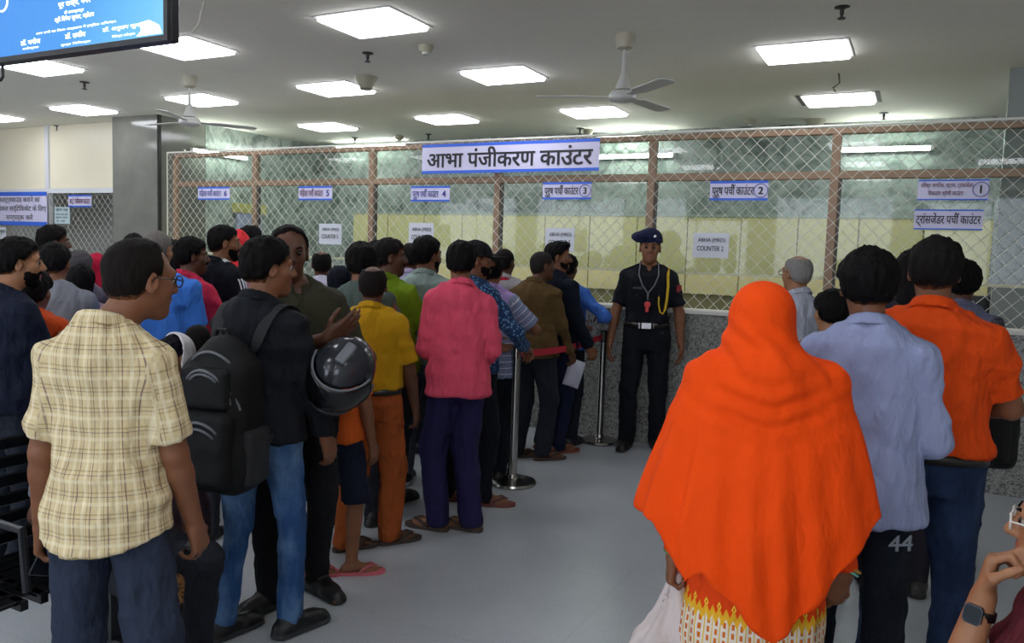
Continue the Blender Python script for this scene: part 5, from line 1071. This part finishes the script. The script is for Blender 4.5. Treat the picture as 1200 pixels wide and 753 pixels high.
# ------------------------------------------------------------------ carried things
def world_of(entry, local):
    sp, r, o = entry; a = -math.radians(sp['face']); v = Vector([float(x) for x in local])*sp['s']
    return sp['loc']+Vector((v.x*math.cos(a)-v.y*math.sin(a), v.x*math.sin(a)+v.y*math.cos(a), v.z))
def carried(ppl):
    def who(t): return next(v for l, v in ppl.items() if t in l)
    # backpack
    e = who('carrying a backpack'); sp, r, o = e; s = sp['s']
    bk, gy, dk = M('backpack_nylon', '#0b0c0e', .65, spec=.25, bump=.3, scale=240), M('grey_piping', '#5d6066', .5), M('backpack_mesh', '#191a1d', .8, bump=.4, scale=300)
    t = empty('backpack', sp['loc'], 'big black backpack with grey curved piping worn on the back', 'backpack', -math.radians(sp['face']))
    def fm(name, prims, mat, vox=.008, amp=.006, clip=None):
        lo = np.min([p[0][1] for p in prims], 0)-.02; hi = np.max([p[0][2] for p in prims], 0)+.02; f = Field(lo, hi, vox)
        for p, kk in prims: f.add(p, kk)
        if clip: f.clip(clip)
        V, N, Q = f.mesh(); V = folds(V, N, amp, 8, (12, 12, 8)); return link(name, mesh_np(name, V*s, Q, [mat]), t)
    cy = -.235
    fm('body', [(rbox((-.01, cy, 1.00), (.148, .105, .24), .07), .02), (ell((-.005, cy+.01, 1.22), (.105, .085, .11)), .06), (rbox((-.01, cy, .83), (.160, .115, .12), .08), .05)], bk)
    fm('front_pocket', [(rbox((-.01, cy-.105, .90), (.122, .045, .15), .04), .02)], bk); fm('upper_pocket', [(rbox((-.01, cy-.095, 1.13), (.105, .030, .085), .028), .02)], bk)
    for sd in (-1, 1): fm('side_pocket', [(rbox((-.01+sd*.150, cy, .86), (.022, .075, .11), .02), .02)], dk)
    for zc, w, h, yy, rr in ((1.08, .085, .11, cy-.130, .006), (1.06, .100, .145, cy-.130, .006), (1.04, .128, .13, cy-.112, .006), (1.13, .115, .14, cy-.085, .006), (.88, .085, .105, cy-.158, .006), (.88, .105, .130, cy-.156, .006)):
        b = MB(); pts = [Vector((-.01+w*math.cos(a)*1.05, yy+.035*abs(math.cos(a))**3, zc+h*math.sin(a)))*s for a in np.linspace(.12, math.pi-.12, 18)]; b.tube(pts, rr*s, 6); b.build('piping', gy, t, True)
    for sd in (-1, 1):
        b = MB(); p = [(-.03+sd*.09, cy+.09, 1.24), (sd*.11-.005, -.12, 1.40), (sd*.125, -.02, 1.462), (sd*.13, .09, 1.40), (sd*.145, .145, 1.26), (sd*.165, .09, 1.10), (sd*.165, -.06, .98), (-.03+sd*.15, cy+.07, .86)]
        V = []; F = []
        for i, q in enumerate(p):
            a = Vector(p[max(0, i-1)]); c2 = Vector(p[min(len(p)-1, i+1)]); tn = (c2-a).normalized(); side = Vector((1, 0, 0)) if i < 4 else Vector((.5, .8, 0)).normalized(); side = (side-tn*side.dot(tn)).normalized(); nn = tn.cross(side)
            w = .030 if i < 6 else .014
            for u, v in ((-w, -.006), (w, -.006), (w, .006), (-w, .006)): V.append((Vector(q)+side*u+nn*v)*s)
        for i in range(len(p)-1):
            for j in range(4): F.append((i*4+j, i*4+(j+1) % 4, i*4+4+(j+1) % 4, i*4+4+j))
        F += [(3, 2, 1, 0), tuple(range(len(p)*4-4, len(p)*4))]; b.add(V, F); ob = b.build('shoulder_strap', dk, t); md = ob.modifiers.new('s', 'SUBSURF'); md.levels = md.render_levels = 2
    MB().tube([Vector((-.03+x, cy+.02, z))*s for x, z in ((-.04, 1.30), (-.02, 1.345), (.02, 1.345), (.04, 1.30))], .009*s, 8).build('grab_handle', bk, t, True)
    # helmet on the arm of the olive shirt man
    e = who('olive shirt'); sp, r, o = e; k = r['k']; S, E, Wr, A, N, T, c, sd = k.arm['L']; C0 = world_of(e, E+(Wr-E)*.45)
    vd = math.radians(viewdeg(400)); fwd = Vector((math.sin(vd), math.cos(vd), 0)); rgt = Vector((math.cos(vd), -math.sin(vd), 0))
    Ph = atD(400, 438, 3.16); t = empty('motorcycle_helmet', Ph, 'dark grey glossy motorcycle helmet hanging from the olive shirt man\'s arm', 'helmet', -vd)
    sh, vs, tr = M('helmet_shell', '#2a2c33', .16, .1), M('helmet_visor', '#0d0e11', .22), M('helmet_trim', '#62656c', .35)
    fr_ = (rgt*-.50+fwd*-.70+Vector((0, 0, -.55))).normalized(); up_ = (Vector((0, 0, 1))*.85+rgt*.45); up_ = (up_-fr_*up_.dot(fr_)).normalized(); rt_ = fr_.cross(up_)
    t.rotation_euler = Matrix((rt_, fr_, up_)).transposed().to_euler()
    f = Field((-.16, -.19, -.19), (.16, .19, .19), .0065); f.add(ell((0, -.01, .01), (.122, .150, .145)), .02).add(ell((0, .03, -.075), (.105, .125, .075)), .05)
    f.cut(ell((0, -.01, -.02), (.100, .125, .135)), .004); f.cut(rbox((0, -.02, -.19), (.10, .11, .08), .04), .01); f.cut(rbox((0, .15, .0), (.2, .115, .062), .03), .01); V, N, Q = f.mesh(); link('shell', mesh_np('shell', V, Q, [sh]), t)
    V = []; F = []; na, nz = 32, 12
    for i in range(nz+1):
        z = -.080+.152*i/nz; q = math.sqrt(1-(z/.15)**2)
        for j in range(na+1): a = -1.45+2.9*j/na; V.append((.137*q*math.sin(a), -.01+.175*q*math.cos(a), z))
    for i in range(nz):
        for j in range(na): p = i*(na+1)+j; F.append((p, p+1, p+na+2, p+na+1))
    vo = link('visor', mesh_np('visor', V, F, [vs]), t); md = vo.modifiers.new('t', 'SOLIDIFY'); md.thickness = .004
    for z in (.074, -.082):
        q = math.sqrt(1-(z/.15)**2); MB().tube([(.139*q*math.sin(a), -.01+.177*q*math.cos(a), z) for a in np.linspace(-1.42, 1.42, 24)], .0045, 6).build('edge_trim', tr, t, True)
    for s0 in (-1, 1): b = MB().lathe([(.028, 0), (.030, .006), (.022, .012)], n=20); b.v = [(s0*(.126+v[2]), v[0]-.0, v[1]) for v in b.v]; b.build('visor_pivot', tr, t, True)
    f = Field((-.06, -.1, .10), (.06, .1, .19), .006); f.add(rbox((0, .02, .152), (.022, .055, .012), .01), .01); V, N, Q = f.mesh(); link('top_vent', mesh_np('top_vent', V, Q, [tr]), t)
    MB().tube([(-.09, -.01, -.10), (-.08, .0, -.16), (-.03, .02, -.19), (.03, .02, -.19), (.08, .0, -.16), (.09, -.01, -.10)], .007, 8).build('chin_strap', M('strap_black', '#111113', .7), t, True)
    # phone in the plaid man's left hand
    e = who('plaid shirt'); k = e[1]['k']; S, E, Wr, A, N, T, c, sd = k.arm['L']; p = world_of(e, Wr+A*.095+N*.030)
    t = empty('smartphone', p, 'dark smartphone held in the plaid shirt man\'s left hand', 'phone', -math.radians(e[0]['face'])-.2); ph = M('phone_black', '#0b0c0f', .2)
    t.rotation_euler = (.25, .35, -math.radians(e[0]['face'])+.9)
    MB().box((-.037, -.004, -.075), (.037, .004, .075), 0, .003).build('body', ph, t); MB().box((-.034, -.0048, -.071), (.034, -.0042, .071)).build('screen', M('phone_glass', '#12151b', .08), t); MB().box((.012, .004, .04), (.03, .0055, .068)).build('camera_bump', M('phone_bump', '#1d1f24', .3), t)
    k = e[1]['k']; S, E, Wr, A, N, T, c, sd = k.arm['R']; p = world_of(e, Wr+A*.09+N*.026); t = MB().box((-.02, -.03, -.02), (.02, .03, .02), 0, .007).build('wallet', M('wallet_black', '#0d0c0c', .5)); t.location = p; t.rotation_euler = (.3, .2, .4); tag(t, 'small dark wallet in the plaid shirt man\'s right hand', 'wallet')
    # paper
    e = who('brown long sleeved'); k = e[1]['k']; S, E, Wr, A, N, T, c, sd = k.arm['R']; p = world_of(e, Wr+A*.10+N*.018); vd = math.radians(viewdeg(655)); t = empty('paper_sheet', p, 'folded white paper sheet held by the brown shirt man', 'paper', -vd)
    pm = M('white_paper', '#b9b9c8', .7); b = MB(); V = []; F = []
    for i in range(6):
        for j in range(4): u, v = i/5, j/3; x, z = -.055+.13*v, -.19+.22*u; V.append((x*.93+z*.25+.03, .012*math.sin(u*5+v*2), z*.95-x*.3))
    for i in range(5):
        for j in range(3): a = i*4+j; F.append((a, a+1, a+5, a+4))
    b.add(V, F); ob = b.build('sheet', pm, t, True); md = ob.modifiers.new('t', 'SOLIDIFY'); md.thickness = .0015
    # cloth bag of the shawl woman
    e = who('vivid orange'); k = e[1]['k']; S, E, Wr, A, N, T, c, sd = k.arm['L']; p = world_of(e, Wr+A*.085+N*.02); vd = math.radians(viewdeg(800)); t = empty('carrier_bag', p, 'crumpled off white carrier bag hanging from the shawl woman\'s hand', 'bag', -vd)
    bm = M('off_white_plastic', '#c6b9b6', .55, bump=.4, scale=30)
    f = Field((-.2, -.12, -.46), (.16, .12, .06), .007); f.add(loft([(-.44, .115, .06, 0, -.045), (-.3, .110, .065, 0, -.035), (-.18, .085, .05, 0, -.022), (-.08, .048, .03, 0, -.005), (.0, .022, .02, 0, .0), (.03, .016, .016, 0, 0)], 0, None, lambda th, z: .10*np.sin(th*6+z*9)+.06*np.sin(th*11-z*14)), .01); V, N, Q = f.mesh(); V = folds(V, N, .016, 21, (14, 14, 9)); link('bag_body', mesh_np('bag_body', V, Q, [bm]), t)
    MB().tube([(-.012, 0, .0), (-.016, -.0, .035), (0, 0, .055), (.016, 0, .035), (.012, 0, .0)], .008, 8).build('handle', bm, t, True)
    rg = M('grey_print', '#7d7680', .7); MB().tube([(.0+.028*math.cos(a), -.075, -.23+.028*math.sin(a)) for a in np.linspace(0, 2*math.pi, 24)[:-1]], .003, 6, closed=True).build('printed_ring', rg, t)
    # black bag at the far right
    p = atD(1155, 494, 3.1); t = empty('shoulder_bag', p, 'black shoulder bag hanging from the arm of the orange polo man', 'bag', -math.radians(viewdeg(1158))); nb = M('backpack_nylon', '#101114', .6)
    f = Field((-.14, -.1, -.2), (.14, .1, .22), .008); f.add(rbox((0, 0, 0), (.11, .07, .17), .05), .02); V, N, Q = f.mesh(); V = folds(V, N, .012, 31, (12, 12, 9)); link('bag_body', mesh_np('bag_body', V, Q, [nb]), t)
    f = Field((-.12, -.14, -.2), (.12, .0, .1), .008); f.add(rbox((0, -.075, -.05), (.085, .025, .09), .022), .02); V, N, Q = f.mesh(); link('front_pocket', mesh_np('front_pocket', V, Q, [nb]), t)
    MB().box((-.045, -.103, -.03), (.0, -.098, -.022)).build('label_tag', M('tag_grey', '#8a8a8a', .5), t)
    MB().tube([(-.07, .0, .16), (-.06, .0, .22), (-.02, .0, .27), (.03, .0, .26), (.07, 0, .16)], .011, 8).build('strap', nb, t, True)
    # stool under the person at the right edge
    sp, r, o = who('smartwatch'); t = empty('stool', sp['loc'], 'plain steel stool under the person at the lower right edge', 'stool'); zs = (.90-.5-.11)*sp['s']; st = M('stool_steel', '#77797c', .35, .8)
    MB().lathe([(.17, zs-.03), (.175, zs-.012), (.165, zs)], n=32).build('seat', M('stool_seat', '#2a2b2e', .5), t, True)
    for q in range(4): a = math.pi/4+q*math.pi/2; MB().tube([(.12*math.cos(a), .12*math.sin(a), zs-.03), (.17*math.cos(a), .17*math.sin(a), 0)], .012, 8).build('leg', st, t)

build_room(); build_signs(); build_barriers(); build_bench()
PPL = people()
carried(PPL)
